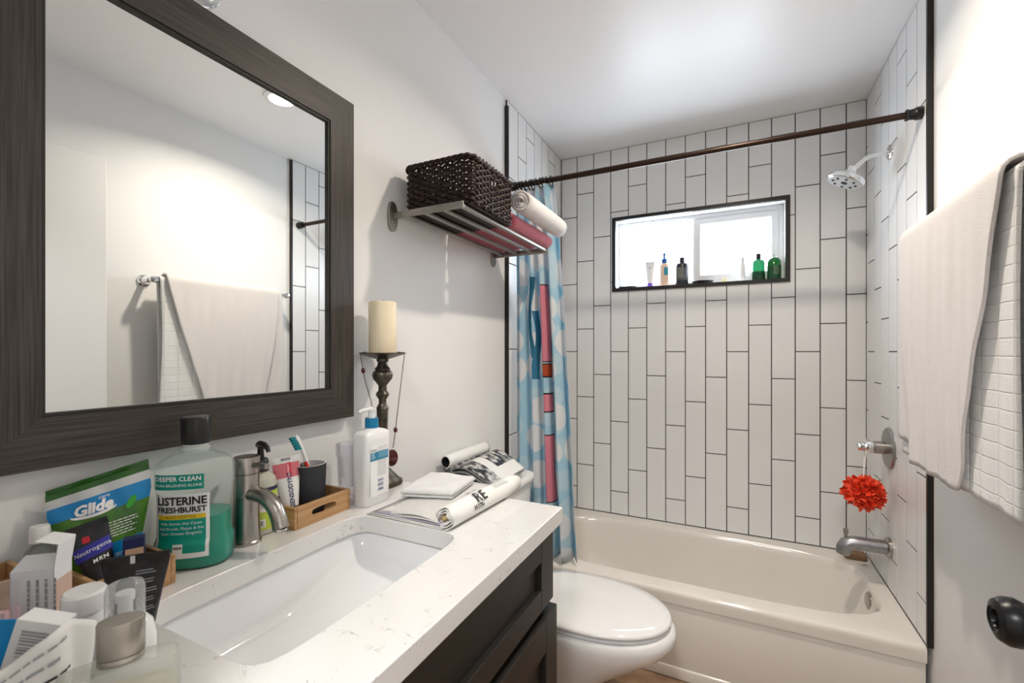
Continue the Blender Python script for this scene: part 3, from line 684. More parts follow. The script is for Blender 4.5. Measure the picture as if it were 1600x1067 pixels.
BX0, BX1, BY0, BY1, BZ0, BZ1 = .032, .290, 1.112, 1.398, 1.743, 1.886
ba = thing('wicker_basket', 'dark brown woven wicker basket on the wall rack', 'basket', ((BX0 + BX1) / 2, (BY0 + BY1) / 2, BZ0))
def perim(n, ins=0.0, rc=.028):
    x0, x1, y0, y1 = BX0 + ins, BX1 - ins, BY0 + ins, BY1 - ins; pts = []
    segs = []
    for (cx_, cy_, a0) in ((x1 - rc, y1 - rc, 0), (x0 + rc, y1 - rc, 90), (x0 + rc, y0 + rc, 180), (x1 - rc, y0 + rc, 270)):
        for q in range(7): a = R(a0 + 15 * q); segs.append((cx_ + rc * math.cos(a), cy_ + rc * math.sin(a)))
    segs.append(segs[0]); L = [0.0]
    for i in range(1, len(segs)): L.append(L[-1] + math.dist(segs[i], segs[i - 1]))
    T = L[-1]; k = 0
    for i in range(n):
        s_ = T * i / n
        while L[k + 1] < s_: k += 1
        f = (s_ - L[k]) / (L[k + 1] - L[k]); p = (segs[k][0] + (segs[k + 1][0] - segs[k][0]) * f, segs[k][1] + (segs[k + 1][1] - segs[k][1]) * f)
        tx, ty = segs[k + 1][0] - segs[k][0], segs[k + 1][1] - segs[k][1]; l_ = math.hypot(tx, ty); pts.append((p[0], p[1], ty / l_, -tx / l_))
    return pts
NS = 46; PP = perim(NS * 4, .008); rr = random.Random(5)
gs = G()
for i in range(NS):
    p = PP[i * 4]; gs.tube([(p[0], p[1], BZ0 + .002), (p[0], p[1], BZ1 - .004)], .0034, 6)
pin(gs, ba).build('stakes', M['wicker'], ba)
gw = G(); NR = 14; pitch = (BZ1 - BZ0 - .016) / NR
yc_h = (BY0 + BY1) / 2
for r_ in range(NR):
    z = BZ0 + .007 + pitch * r_; run = []; zj = [rr.uniform(-.0012, .0012) for _ in range(NS)]
    for i in range(NS * 4 + 1):
        p = PP[i % (NS * 4)]; ph = math.cos(math.pi * i / 4 + math.pi * (r_ % 2)); off = .0052 * ph
        handle = r_ in (NR - 4, NR - 3) and abs(p[1] - yc_h) < .030 and abs(p[2]) > .9
        if handle:
            if len(run) > 2: gw.tube(run, .0050, 6, sx=.8)
            run = []
        else: run.append((p[0] + p[2] * off, p[1] + p[3] * off, z + zj[(i // 4) % NS]))
    if len(run) > 2: gw.tube(run, .0050, 6, sx=.8)
wv = pin(gw, ba).build('weave', M['wicker'], ba, smooth=60); wv['kind'] = 'stuff'
gr_ = G(); PR = perim(160, .006)
for k in range(3):
    gr_.tube([(p[0] + p[2] * .0065 * math.cos(i * .62 + k * 2.094), p[1] + p[3] * .0065 * math.cos(i * .62 + k * 2.094), BZ1 - .003 + .0065 * math.sin(i * .62 + k * 2.094)) for i, p in enumerate(PR)], .0048, 6, closed=True)
pin(gr_, ba).build('braided_rim', M['wicker'], ba, smooth=60)
pin(G().box(BX0 + .010, BX1 - .010, BY0 + .010, BY1 - .010, BZ0 + .001, BZ0 + .006), ba).build('bottom', M['wicker'], ba, smooth=0)
pin(G().box(.10, .22, 1.17, 1.34, BZ0 + .007, BZ0 + .11, .02, 4), ba)
def rolled(x, z, r_, y0, y1, m, label, seed, th=.0085):
    rr = random.Random(seed); turns = 3.2; a_end = rr.uniform(2.5, 4.2)
    def fn(u, v):
        t = a_end - turns * 2 * math.pi * (1 - u); rad = (.006 + (r_ - .006 - th / 2) * u)
        e = 1 - .05 * abs(2 * v - 1) ** 6
        tel = .010 * (1 - u) * (1 if v < .5 else -1) * 0 + .003 * math.sin(t * 2 + seed) * (2 * v - 1)
        return (rad * e * math.cos(t), (y1 - y0) * (v - .5) + tel, rad * e * math.sin(t) * .97)
    o = G().grid(fn, 96, 12).build('rolled_towel', m, smooth=80)
    o.location = (x, (y0 + y1) / 2, z)
    s_ = o.modifiers.new('thickness', 'SOLIDIFY'); s_.thickness = th; s_.offset = 0
    return tag(o, label, 'rolled towel', 'rolled towels on the rack')
pk = ('front', 'second from the front', 'third from the front', 'nearest the wall')
for k, xx in enumerate((.2475, .1785, .1095, .0405)):
    rolled(xx, 1.7765, .0335, 1.412, 1.79 - .006 * k, M['pink'], ['pink rolled towel at the front edge of the rack', 'pink rolled towel second from the front of the rack', 'pink rolled towel third from the front of the rack', 'pink rolled towel against the wall on the rack'][k], k)
rolled(.300, 1.8325, .0455, 1.415, 1.80, M['terry'], 'white rolled towel lying on top of the pink ones', 11, .010)

# ================================================================== things on the countertop
def C3(*c): return tuple(c)
GREEN_L = (.0, .24, .17)
# ---- mouthwash
mw = thing('mouthwash_bottle', 'large clear mouthwash bottle half full of green liquid with black cap', 'bottle', (.091, .476, ZC), R(-50))
HW = [(0, .056, .040), (.004, .059, .043), (.012, .0605, .0445), (.044, .0605, .0445), (.053, .0560, .0415), (.10, .0560, .0415), (.132, .0565, .042), (.142, .0595, .044), (.172, .0595, .044), (.184, .055, .041), (.193, .042, .034), (.199, .026, .024), (.203, .0195, .0195), (.216, .0195, .0195)]
def mwb(z):
    for a, b in zip(HW[:-1], HW[1:]):
        if a[0] <= z <= b[0]: f = (z - a[0]) / (b[0] - a[0]); return a[1] + (b[1] - a[1]) * f, a[2] + (b[2] - a[2]) * f
    return HW[-1][1:]
nn = lambda z: 2.7 if z < .19 else 2.0
G().loft([se(b, a, nn(z), 56, z) for z, a, b in HW], True, False).build('bottle_body', clear('clear_pet', (.95, .98, .97), .10, .05, .05, (.85, .9, .88)), mw, smooth=50)
liq = [h for h in HW if h[0] < .089] + [(.089, *mwb(.089))]
G().loft([se(b - .0018, a - .0018, 2.7, 56, z + (.0015 if z == 0 else 0)) for z, a, b in liq]).build('liquid', mat('green_mouthwash', (.0, .30, .21), .1, trans=.12, ior=1.33), mw, smooth=50)
G().lathe([(.0195, .199), (.0200, .203), (.0225, .2045), (.0225, .2065), (.0200, .208), (.0200, .2135)], 36, cap0=False, cap1=False).build('neck_ring', clear('neck_plastic', (.92, .94, .93), .2, .06, .45, (.80, .83, .82)), mw, smooth=40)
G().lathe([(.0, .2140), (.0215, .2140), (.0222, .2160), (.0232, .258), (.021, .262), (.0, .260)], 36).build('cap', M['blackp'], mw, smooth=40)
def mfn(lift, z0=0.0, y0=0.0):
    def f(u, v):
        y = y0 + u; z = z0 + v; a, b = mwb(z); q = min(.995, abs(y / a)); return (b * (1 - q ** 2.7) ** (1 / 2.7) + lift, y, z)
    return f
Y0 = -.006
lb = patch(mfn(.0006, .078, Y0), .084, .110, 24, 44).build('label', M['white'], mw, smooth=80)
patch(mfn(.0014, .061, Y0), .074, .058, 24, 24).build('label_panel', mat('label_green', (.0, .30, .22), .4), lb, smooth=80)
patch(mfn(.0014, .094, Y0), .074, .008, 24, 2).build('label_band', mat('label_gold', (.80, .55, .02), .4), lb, smooth=80)
text_g('LISTERINE', .0190, mfn(.0018, .121, Y0), bold=.0006, sxk=.92).build('lettering', M['ink'], lb, smooth=0)
text_g('FRESHBURST', .0135, mfn(.0018, .106, Y0), bold=.0004).build('lettering', M['ink'], lb, smooth=0)
text_g('ANTISEPTIC', .0070, mfn(.0020, .094, Y0), sp=1.3).build('lettering', M['ink'], lb, smooth=0)
for k, s_ in enumerate(('Kills Germs that Cause', 'Bad Breath, Plaque & the', 'Gum Disease Gingivitis')):
    text_g(s_, .0068, mfn(.0020, .083 - .0085 * k, Y0)).build('lettering', M['whiteink'], lb, smooth=0)
patch(mfn(.0019, .040, Y0 - .004), .015, .016, 6, 6).build('seal', M['white'], lb)
text_g('ADA', .0062, mfn(.0024, .042, Y0 - .004), bold=.0003).build('lettering', M['ink'], lb, smooth=0)
lb2 = patch(mfn(.0006, .1545, -.010), .078, .026, 20, 4).build('top_label', mat('label_teal', (.0, .27, .20), .4), mw, smooth=80)
text_g('DEEPER CLEAN', .0108, mfn(.0010, .1600, -.011), bold=.0002).build('lettering', M['whiteink'], lb2, smooth=0)
text_g('THAN BRUSHING ALONE', .0066, mfn(.0010, .1490, -.011)).build('lettering', M['whiteink'], lb2, smooth=0)

# ---- hand soap behind the spout
hs = thing('soap_dispenser', 'hand soap pump bottle with lime green label behind the faucet', 'soap bottle', (.072, .6135, ZC))
G().lathe([(.0, 0), (.027, 0), (.0308, .004), (.0308, .100), (.028, .114), (.019, .122), (.013, .126), (.013, .130), (.0, .130)], 36).build('bottle_body', mat('milky_soap', (.62, .62, .52), .2, trans=.15), hs)
cf = lambda z, a=-30: cyl_fn(.0309, z, R(a))
l1 = patch(cf(.052), .085, .080, 24, 4).build('label', mat('lime_label', (.50, .62, .08), .5), hs, smooth=80)
patch(cyl_fn(.0313, .094, R(-30)), .085, .008, 24, 1).build('label_band', mat('navy_band', (.02, .025, .08), .5), l1, smooth=80)
patch(cyl_fn(.0313, .062, R(-30)), .085, .026, 24, 1).build('label_panel', M['paper'], l1, smooth=80)
patch(cyl_fn(.0313, .026, R(-38)), .022, .016, 8, 1).build('barcode_panel', M['white'], l1, smooth=80)
bars(cyl_fn(.0317, .026, R(-38)), 12, .018, .011).build('barcode', M['ink'], l1, smooth=0)
lines(cyl_fn(.0317, .064, R(-25)), 5, .05, .004, .0013, 4).build('small_print', M['ink'], l1, smooth=0)
ph = G().lathe([(.0, .128), (.0155, .128), (.0155, .150), (.013, .154), (.007, .156), (.006, .176), (.0, .176)], 24).build('pump', M['blackp'], hs)
G().tube([(-.014, .002, .180), (-.004, .001, .183), (.012, .0, .183), (.027, -.003, .178), (.030, -.003, .171)], [.0045, .008, .0065, .0048, .004], 12).build('pump_spout', M['blackp'], ph)

# ---- bamboo trays
def tray(name, label, x0, x1, y0, y1, h, slot=True, th=.007):
    t = thing(name, label, 'tray', ((x0 + x1) / 2, (y0 + y1) / 2, ZC + .0005))
    a, b = (x1 - x0) / 2, (y1 - y0) / 2
    G().box(-a + th, a - th, -b + th, b - th, .001, .006).build('base', M['bamboo'], t, smooth=0)
    for s_ in (-1, 1):
        G().box(-a, a, s_ * b - (th if s_ > 0 else 0), s_ * b + (0 if s_ > 0 else th), 0, h, .0008, 1).build('end_wall', M['bamboo_x'], t)
        xa, xb = (a - th, a) if s_ > 0 else (-a, -a + th)
        if slot:
            G().ring((-b + th + .0005, b - th - .0005, 0, h), sepolar(b * .44, h * .17, 3.2), xa, xb, (0, h * .52), 40, place=lambda p, q, r_: (r_, p, q)).build('side_wall', M['bamboo'], t, smooth=40)
        else: G().box(xa, xb, -b + th + .0005, b - th - .0005, 0, h).build('side_wall', M['bamboo'], t, smooth=0)
    return t
tray('bamboo_tray', 'bamboo tray with slot handle holding the dark grey cup', .030, .136, .6455, .800, .047)
tray('bamboo_tray', 'small bamboo tray holding the green floss bag left of the mouthwash', .034, .146, .309, .4155, .046, False)
tray('bamboo_box', 'deep bamboo box at the left end of the countertop', .010, .098, .100, .266, .072, False)

# ---- cup, toothbrush, toothpaste
cp = thing('toothbrush_cup', 'dark slate grey oval cup in the bamboo tray', 'cup', (.0855, .727, ZC + .0075))
g = G().loft([se(.0265, .031, 2.2, 40, 0), se(.0275, .032, 2.2, 40, .003), se(.0305, .0355, 2.2, 40, .109), se(.0300, .0350, 2.2, 40, .111), se(.0272, .0322, 2.2, 40, .110), se(.0245, .029, 2.2, 40, .008)], True, True)
g.build('cup_wall', mat('slate_ceramic', (.022, .024, .030), .55, bump=.05, scale=200), cp)
G().loft([se(.0270, .0320, 2.2, 40, .1105), se(.0250, .0295, 2.2, 40, .0085)], False, False).build('pale_lining', mat('cup_lining', (.55, .56, .57), .5), cp)
G().loft([se(.0301, .0351, 2.2, 40, .1113), se(.0273, .0323, 2.2, 40, .1113)], False, False).build('pale_rim', M['white'], cp)
br = thing('toothbrush', 'white and red toothbrush with teal bristles leaning in the cup', 'toothbrush', (.087, .722, ZC + .018))
G().tube([(.0, .008, .0), (-.002, .004, .05), (-.005, -.001, .098), (-.008, -.008, .128), (-.011, -.016, .149), (-.013, -.022, .162), (-.0145, -.026, .170)], [.005, .0055, .0052, .0040, .0042, .0062, .004], 12).build('handle', M['white'], br)
G().tube([(-.0032, .0018, .075), (-.0046, -.0008, .092), (-.0062, -.0045, .108)], [.0058, .0060, .0050], 12).build('red_grip', mat('red_grip', (.70, .04, .02), .4), br)
gb = G()
for k in range(5):
    z = .140 + .0062 * k; f = (z - .140) / .03
    px_, py_ = -.0095 - .0048 * f, -.0128 - .0130 * f
    gb.box(px_ - .004, px_ + .004, py_ - .016, py_ - .003, z - .0024, z + .0022)
gb.build('bristles', mat('teal_bristle', (.0, .22, .25), .7), br, smooth=0)
br2 = tag(G().tube([(.0875, .7285, ZC + .018), (.088, .716, ZC + .07), (.084, .7055, ZC + .118), (.081, .702, ZC + .1235)], [.004, .005, .0065, .004], 10).build('razor', M['blackp']), 'black razor handle tip at the rim of the grey cup', 'razor')

def squeeze_tube(root, L, w_, r_, body, cap_m, cap_l=.022, cap_r=None, crimp=.010, nseg=10):
    """cap at the foot, flat crimped end on top; broad face looks along local +x"""
    cr = cap_r or r_ * .8
    G().lathe([(.0, 0), (cr * .96, 0), (cr, .002), (cr * .97, cap_l), (.0, cap_l)], 24).build('cap', cap_m, root)
    loops = []
    for k in range(nseg + 1):
        f = k / nseg; z = cap_l + .001 + (L - cap_l - crimp) * f; e = f ** 1.3
        loops.append(se(r_ * (1 - e) + .0012 * e, r_ * (1 - f) + w_ / 2 * f, 2.0, 32, z))
    loops += [se(.0011, w_ / 2, 2.0 + 6, 32, L - crimp + .0015), se(.0010, w_ / 2, 10, 32, L)]
    return G().loft(loops).build('tube_body', body, root, smooth=50)
def tube_fn(L, w_, r_, cap_l, crimp, lift=.0006):
    def f(u, v):
        k = min(1, max(0, (v - cap_l) / (L - cap_l - crimp))); e = k ** 1.3
        a, b = r_ * (1 - e) + .0012 * e, r_ * (1 - k) + w_ / 2 * k; q = min(.99, abs(u / b)); return (a * math.sqrt(1 - q * q) + lift, u, v)
    return f
tp = thing('toothpaste_tube', 'white and rose toothpaste tube with purple cap leaning in the tray', 'toothpaste', (.098, .668, ZC + .020), rot=(R(4), R(-15), R(-30)))
tw_ = mat('tube_white', (.80, .80, .80), .3); squeeze_tube(tp, .128, .060, .016, tw_, mat('purple_cap', (.13, .015, .12), .4), .018, .0125)
tf = tube_fn(.128, .060, .016, .018, .010, .0007)
rp_ = patch(lambda a, b: tf(a, .098 + b), .054, .032, 12, 6).build('rose_panel', mat('rose_panel', (.60, .16, .19), .4), tp, smooth=80)
patch(lambda a, b: tube_fn(.128, .060, .016, .018, .010, .0011)(.004 + a, .0985 + b), .009, .032, 4, 4).build('red_band', mat('red_band', (.62, .02, .04), .4), rp_, smooth=80)
tf2 = tube_fn(.128, .060, .016, .018, .010, .0012)
text_g('SENSODYNE', .013, lambda a, b: tf2(.003 - b, .056 + a), bold=.0003).build('lettering', mat('navy_ink', (.02, .03, .10), .5), tp, smooth=0)
text_g('NUTRIENT', .006, lambda a, b: tube_fn(.128, .060, .016, .018, .010, .0016)(.003 - b, .0985 + a)).build('lettering', M['whiteink'], rp_, smooth=0)
bars(lambda a, b: (.0022, a, .1225 + b), 8, .020, .006).build('crimp_print', M['ink'], tp, smooth=0)
# ---- tumbler
tu = tag(G().lathe([(.0, .001), (.029, .001), (.031, .004), (.0325, .05), (.034, .105), (.0365, .108), (.0375, .140), (.0365, .141), (.0355, .140), (.0345, .108), (.032, .104), (.0305, .05), (.029, .008), (.0, .008)], 10).build('tumbler', clear('clear_plastic', (.94, .935, .955), .2, .05, .04, (.8, .78, .9))), 'clear plastic tumbler standing behind the white lotion bottle', 'tumbler')
tu.location = (.072, .862, ZC)
# ---- lotion
lo_ = thing('lotion_bottle', 'tall white lotion pump bottle with blue collar and blue label band', 'lotion bottle', (.150, .856, ZC))
LX, LY = .0255, .0425
G().loft([se(LX - .003, LY - .003, 5, 56, 0), se(LX, LY, 5, 56, .004), se(LX, LY, 7, 56, .160), se(LX, LY, 7, 56, .1735), se(LX - .0015, LY - .0015, 7, 56, .1760), se(LX - .004, LY - .008, 6, 56, .1815), se(.018, .022, 3, 56, .1860), se(.0150, .0155, 2.2, 56, .188), se(.014, .014, 2, 56, .190)]).build('bottle_body', M['whiteg'], lo_, smooth=50)
G().lathe([(.0, .189), (.0165, .189), (.0168, .192), (.0160, .213), (.0, .213)], 32).build('collar', mat('blue_collar', (.005, .19, .38), .3), lo_)
pu = G().lathe([(.0, .213), (.0085, .213), (.0080, .229), (.011, .2295), (.012, .237), (.0, .238)], 24).build('pump', M['whiteg'], lo_)
G().tube([(.0, .0, .234), (-.004, -.014, .2345), (-.007, -.030, .2325), (-.008, -.034, .2290)], [.007, .0055, .0045, .004], 12).build('pump_spout', M['whiteg'], pu)
lf = plane_fn((LX, .0, .085), (0, 1, 0), (0, 0, 1), .0004)
lbl = patch(lf, .062, .125, 1, 1).build('label', M['white'], lo_, smooth=0)
patch(plane_fn((LX, 0, .121), (0, 1, 0), (0, 0, 1), .0008), .062, .021, 1, 1).build('label_band', mat('label_blue', (.03, .22, .36), .4), lbl, smooth=0)
patch(plane_fn((LX, .013, .123), (0, 1, 0), (0, 0, 1), .0010), .034, .015, 1, 1).build('label_panel', mat('label_blue_pale', (.12, .32, .45), .4), lbl, smooth=0)
for k in range(4): lines(plane_fn((LX, -.022, .127 - .004 * k), (0, 1, 0), (0, 0, 1), .0011), 1, .012, .003, .0013, 20 + k).build('small_print', M['whiteink'], lbl, smooth=0)
lines(plane_fn((LX, .012, .135), (0, 1, 0), (0, 0, 1), .0009), 4, .036, .0035, .0008, 5).build('small_print', M['greyink'], lbl, smooth=0)
text_g('Lubriderm', .0055, plane_fn((LX, -.020, .1365), (0, 1, 0), (0, 0, 1), .0010), bold=.0001).build('lettering', M['ink'], lbl, smooth=0)
lines(plane_fn((LX, .010, .088), (0, 1, 0), (0, 0, 1), .0009), 12, .034, .0034, .0008, 6).build('small_print', M['greyink'], lbl, smooth=0)
for k in range(3): bars(plane_fn((LX, .004, .060 - .011 * k), (0, 0, 1), (0, -1, 0), .0009), 6, .008, .019, 7 + k).build('barcode', mat('bar_blue', (.12, .16, .28), .5), lbl, smooth=0)
em = text_g('lubriderm', .026, plane_fn((0, -LY, .083), (0, 0, 1), (-1, 0, 0), 0), sp=1.02, bold=.0004)
ne = len(em.v); em.add([(a, b - .0011, c) for a, b, c in em.v], [])
em.f = [tuple(i + ne for i in f) for f in em.f]; em.mi = [0] * len(em.f)
em.build('embossed_lettering', M['whiteg'], lo_, smooth=0)

# ---- candlestick, candle, necklace
cs = thing('candlestick', 'aged pewter candlestick with a wide drip plate beside the mirror', 'candlestick', (.069, .984, ZC))
sq = lambda r_, z: se(r_, r_, 2.0, 8, z)
g = G().loft([se(.048, .048, 3, 40, 0), se(.050, .050, 3, 40, .003), se(.049, .049, 3, 40, .013), se(.042, .042, 2.6, 40, .019), se(.030, .030, 2.2, 40, .034), se(.020, .020, 2, 40, .046), se(.013, .013, 2, 40, .058)]); g.build('foot', M['pewter'], cs)
G().loft([[(1.25 * p[0], 1.25 * p[1], p[2]) for p in se(r_, r_, 2, 6, z)] for r_, z in ((.011, .056), (.0115, .14), (.0135, .205), (.0135, .215))]).build('shaft', M['pewter'], cs)
G().lathe([(.0, .213), (.0165, .213), (.018, .218), (.015, .224), (.0105, .232), (.0105, .243), (.016, .251), (.019, .258), (.016, .264), (.012, .268), (.0115, .282), (.017, .290), (.0265, .302), (.029, .313), (.026, .322), (.021, .326), (.0215, .331), (.016, .338), (.013, .348), (.0165, .352), (.0165, .358), (.0, .358)], 32).build('turned_stem', M['pewter'], cs)
G().lathe([(.0, .358), (.018, .358), (.034, .363), (.055, .370), (.065, .374), (.0655, .3765), (.060, .3765), (.03, .371), (.0, .3705)], 40).build('drip_plate', M['pewter'], cs)
can = thing('pillar_candle', 'cream pillar candle standing on the pewter candlestick', 'candle', (.069, .984, ZC + .3712))
G().lathe([(.0, 0), (.0385, 0), (.0390, .002), (.0388, .146), (.0365, .150), (.030, .149), (.010, .146), (.0, .1455)], 48).build('wax', M['wax'], can)
G().tube([(0, 0, .144), (.001, 0, .150), (.003, .001, .156)], .0012, 6).build('wick', M['ink'], can)
ne_ = thing('beaded_necklace', 'dark chain necklace with red beads hanging from the candlestick plate', 'necklace', (.069, .984, ZC + .376))
rx_, ry_ = .8965, .443
def cs_pt(lat, fwd_, z): return (rx_ * lat + .443 * fwd_, ry_ * lat - .8965 * fwd_, z - (ZC + .376))
def chain(pts, nm='chain'):
    g = G(); P_ = [Vector(cs_pt(*p)) for p in pts]; seg = []
    for a, b in zip(P_[:-1], P_[1:]):
        n = max(2, int((b - a).length / .0034))
        for i in range(n): seg.append(a.lerp(b, i / n))
    for i, p in enumerate(seg[:-1]):
        d = (seg[i + 1] - p).normalized(); o_ = d.orthogonal().normalized(); q_ = d.cross(o_) if i % 2 else o_
        c = (p + seg[i + 1]) / 2
        g.tube([tuple(c + d * (.0026 * math.cos(t)) + q_ * (.0013 * math.sin(t))) for t in [2 * math.pi * k / 6 for k in range(6)]], .0006, 4, closed=True)
    o = g.build(nm, M['pewter'], ne_, smooth=0); o['kind'] = 'stuff'; return o
chain([(.050, .030, 1.3085), (.066, .012, 1.306), (.061, .010, 1.27), (.055, .010, 1.22), (.047, .012, 1.15), (.040, .014, 1.085), (.037, .015, 1.06), (.033, .015, 1.035)])
chain([(-.035, .035, 1.3085), (-.048, .047, 1.3055), (-.046, .046, 1.29), (-.041, .043, 1.255), (-.036, .036, 1.22), (-.026, .022, 1.17), (-.014, .019, 1.10), (.0, .019, 1.06), (.020, .018, 1.030), (.033, .015, 1.030)])
for lat, fw_, z in ((-.041, .043, 1.257), (.0405, .014, 1.088)):
    c = cs_pt(lat, fw_, z); G().lathe([(.0, -.008), (.0035, -.0065), (.0055, -.002), (.0055, .002), (.0035, .0065), (.0, .008)], 16, c).build('bead', M['bead'], ne_)
c = cs_pt(.031, .017, 1.010)
G().lathe([(.0, -.005), (.012, -.0045), (.0175, -.002), (.0175, .002), (.012, .0045), (.0, .005)], 20).xf(Matrix.Translation(c) @ Matrix.Rotation(R(-26), 4, 'Z') @ Matrix.Rotation(R(90), 4, 'Y') @ Matrix.Diagonal((1.35, 1, 1, 1))).build('pendant', M['bead'], ne_)

# ---- newspaper, washcloth
nw = thing('newspaper', 'folded newspaper with one side rolled up at the counter end', 'newspaper', (.30, .95, ZC))
RC, RR = (.4255, ZC + .0255), .0245
def roll_fn(u, v):
    t = -math.pi / 2 + 2 * math.pi * 2.6 * u; r_ = RR - .0145 * u
    return (RC[0] + r_ * math.cos(t) + .016 * (v - .5), .789 + .300 * v + .004 * math.sin(3 * t) * (2 * v - 1), RC[1] + r_ * math.sin(t))
o = pin(G().grid(roll_fn, 90, 8), nw).build('rolled_side', M['paper'], nw, smooth=80); s_ = o.modifiers.new('t', 'SOLIDIFY'); s_.thickness = .0016; s_.offset = 0
for k in range(5):
    def sheet(u, v, k=k):
        x = .207 + .006 * k + (.418 - .207 - .006 * k) * u + .010 * (v - .5)
        z = ZC + .0013 + .0014 * k + .0045 * (k + 1) / 5 * math.sin(math.pi * min(1, u * 1.1)) * (1 - .7 * v) + .004 * math.sin(6 * u + k) * (1 - v) ** 6 * (k / 4)
        return (x, .786 + .004 * k + (.315 - .006 * k) * v, max(ZC + .0012, z))
    o = pin(G().grid(sheet, 20, 12), nw).build('sheet', M['newsp'] if k != 2 else mat('violet_page', (.33, .31, .38), .6), nw, smooth=80); s_ = o.modifiers.new('t', 'SOLIDIFY'); s_.thickness = .0010; s_.offset = 0
o = pin(G().grid(lambda u, v: (RC[0] - .010 + (.0085 - .005 * u) * math.cos(9 * u) + .016 * (v - .5), .790 + .28 * v, RC[1] - .006 + (.0085 - .005 * u) * math.sin(9 * u)), 30, 3), nw).build('colour_pages', mat('yellow_page', (.62, .48, .04), .5, c2=(.16, .10, .30), scale=60), nw, smooth=80); s_ = o.modifiers.new('t', 'SOLIDIFY'); s_.thickness = .0012
def on_roll(y0, a0, lift=.0020):
    # u runs along the roll, v up and over it towards the wall
    def f(u, v):
        a = a0 + v / RR; r_ = RR + lift; return (RC[0] + r_ * math.cos(a) + .016 * ((y0 + u - .789) / .3 - .5), y0 + u, RC[1] + r_ * math.sin(a))
    return f
pin(text_g('RE', .034, on_roll(.902, R(48)), bold=.0006, sp=1.25), nw).build('headline', M['ink'], nw, smooth=0)
pin(text_g('VID', .024, on_roll(.905, R(118)), bold=.0004), nw).build('headline', M['ink'], nw, smooth=0)
pin(text_g('WITH', .016, on_roll(.885, R(2)), bold=.0003), nw).build('headline', M['ink'], nw, smooth=0)
pin(lines(on_roll(1.00, R(75), .0018), 9, .07, .0032, .0010, 3), nw).build('small_print', M['greyink'], nw, smooth=0)
pin(lines(lambda u, v: (.300 + v, .90 + u, ZC + .0145), 3, .06, .0045, .001, 8), nw)
wc = thing('washcloth', 'folded white washcloth lying on the newspaper', 'washcloth', (.262, .990, ZC + .0145))
cr_ = [(.214, .888), (.345, .930), (.322, 1.078), (.176, 1.066)]
def cloth_layer(z0, h, ins, seed):
    rr = random.Random(seed); c0 = (.264, .990)
    def fn(u, v):
        a, b, c_, d_ = cr_; p = [(a[i] * (1 - u) + b[i] * u) * (1 - v) + (d_[i] * (1 - u) + c_[i] * u) * v for i in (0, 1)]
        p = [c0[i] + (p[i] - c0[i]) * (1 - ins) for i in (0, 1)]
        e = min(u, 1 - u, v, 1 - v); edge = min(1, e / .10); 
        return (p[0], p[1], ZC + z0 + h * (edge * (2 - edge)) ** .5 + .0032 * math.sin(9 * u + seed) * math.sin(7 * v + 2) * edge)
    return fn
g = G().grid(cloth_layer(.0150, .008, .03, 1), 28, 28)
g2 = cloth_layer(.0150, .0, 0, 1)
pin(g, wc).build('lower_fold', M['terry_w'], wc, smooth=80).modifiers.new('t', 'SOLIDIFY').thickness = .004
pin(G().grid(cloth_layer(.0235, .011, .0, 4), 28, 28), wc).build('upper_fold', M['terry_w'], wc, smooth=80).modifiers.new('t', 'SOLIDIFY').thickness = .004

# ---- magazines on the toilet tank
mp = mat('photo_page', (.55, .55, .53), .3, c2=(.025, .026, .035), scale=34); mp.node_tree.nodes['Color Ramp'].color_ramp.elements[0].position = .44; mp.node_tree.nodes['Color Ramp'].color_ramp.elements[1].position = .60; mgp = mat('gloss_page', (.76, .76, .74), .25)
for k, (x0, x1, y0, y1, a) in enumerate(((.020, .200, 1.375, 1.650, 1.5), (.012, .196, 1.365, 1.635, -2))):
    z = .8010 + .0195 * k
    t = thing('magazine', ['closed magazine at the bottom of the pile on the toilet tank', 'closed magazine second in the pile on the toilet tank'][k], 'magazine', ((x0 + x1) / 2, (y0 + y1) / 2, z), R(a), 'magazines on the toilet tank')
    hx, hy = (x1 - x0) / 2, (y1 - y0) / 2
    G().box(-hx, hx, -hy, hy, .0012, .0170).build('pages', mat('page_edge', (.60, .60, .58), .7), t, smooth=0)
    for zz in (0, .0172): G().box(-hx - .001, hx + .001, -hy - .001, hy + .001, zz, zz + .001).build('cover', mat('cover_grey' + str(k), (.30, .33, .35), .3), t, smooth=0)
om = thing('magazine', 'open magazine with black and white photo pages arched over the pile', 'magazine', (.12, 1.48, .840), 0, 'magazines on the toilet tank')
prof = [(.222, .8435), (.213, .8480), (.195, .860), (.172, .875), (.145, .890), (.118, .901), (.095, .904), (.075, .899), (.060, .892)]
cxr, czr, rr_ = .040, .908, .0205
prof += [(cxr + rr_ * math.cos(a), czr + rr_ * math.sin(a)) for a in [R(-40 - 26 * q) for q in range(16)]]
prof = [(a, b + .003) for a, b in prof]
def magfn(u, v, off=0.0):
    s_ = u * (len(prof) - 1); i = min(int(s_), len(prof) - 2); f = s_ - i; x = prof[i][0] + (prof[i + 1][0] - prof[i][0]) * f; z = prof[i][1] + (prof[i + 1][1] - prof[i][1]) * f
    arch = max(0, 1 - abs(u - .25) / .28)
    return (x, 1.33 + .295 * v + .03 * (1 - u) * (1 - v) + off, z - .012 * arch * (1 - v) * .6)
g = G(); NU_, NV_ = 40, 20
g.grid(magfn, NU_, NV_)
for i in range(NU_):
    for j in range(NV_):
        u, v = i / NU_, j / NV_; g.mi[i * NV_ + j] = 1 if ((.10 < u < .40 and v > .45) or (u < .44 and .0 <= v <= .28) or (.26 < u < .44)) else 0
o = pin(g, om).build('top_page', [mgp, mp], om, smooth=60); s_ = o.modifiers.new('t', 'SOLIDIFY'); s_.thickness = .0035; s_.offset = 1
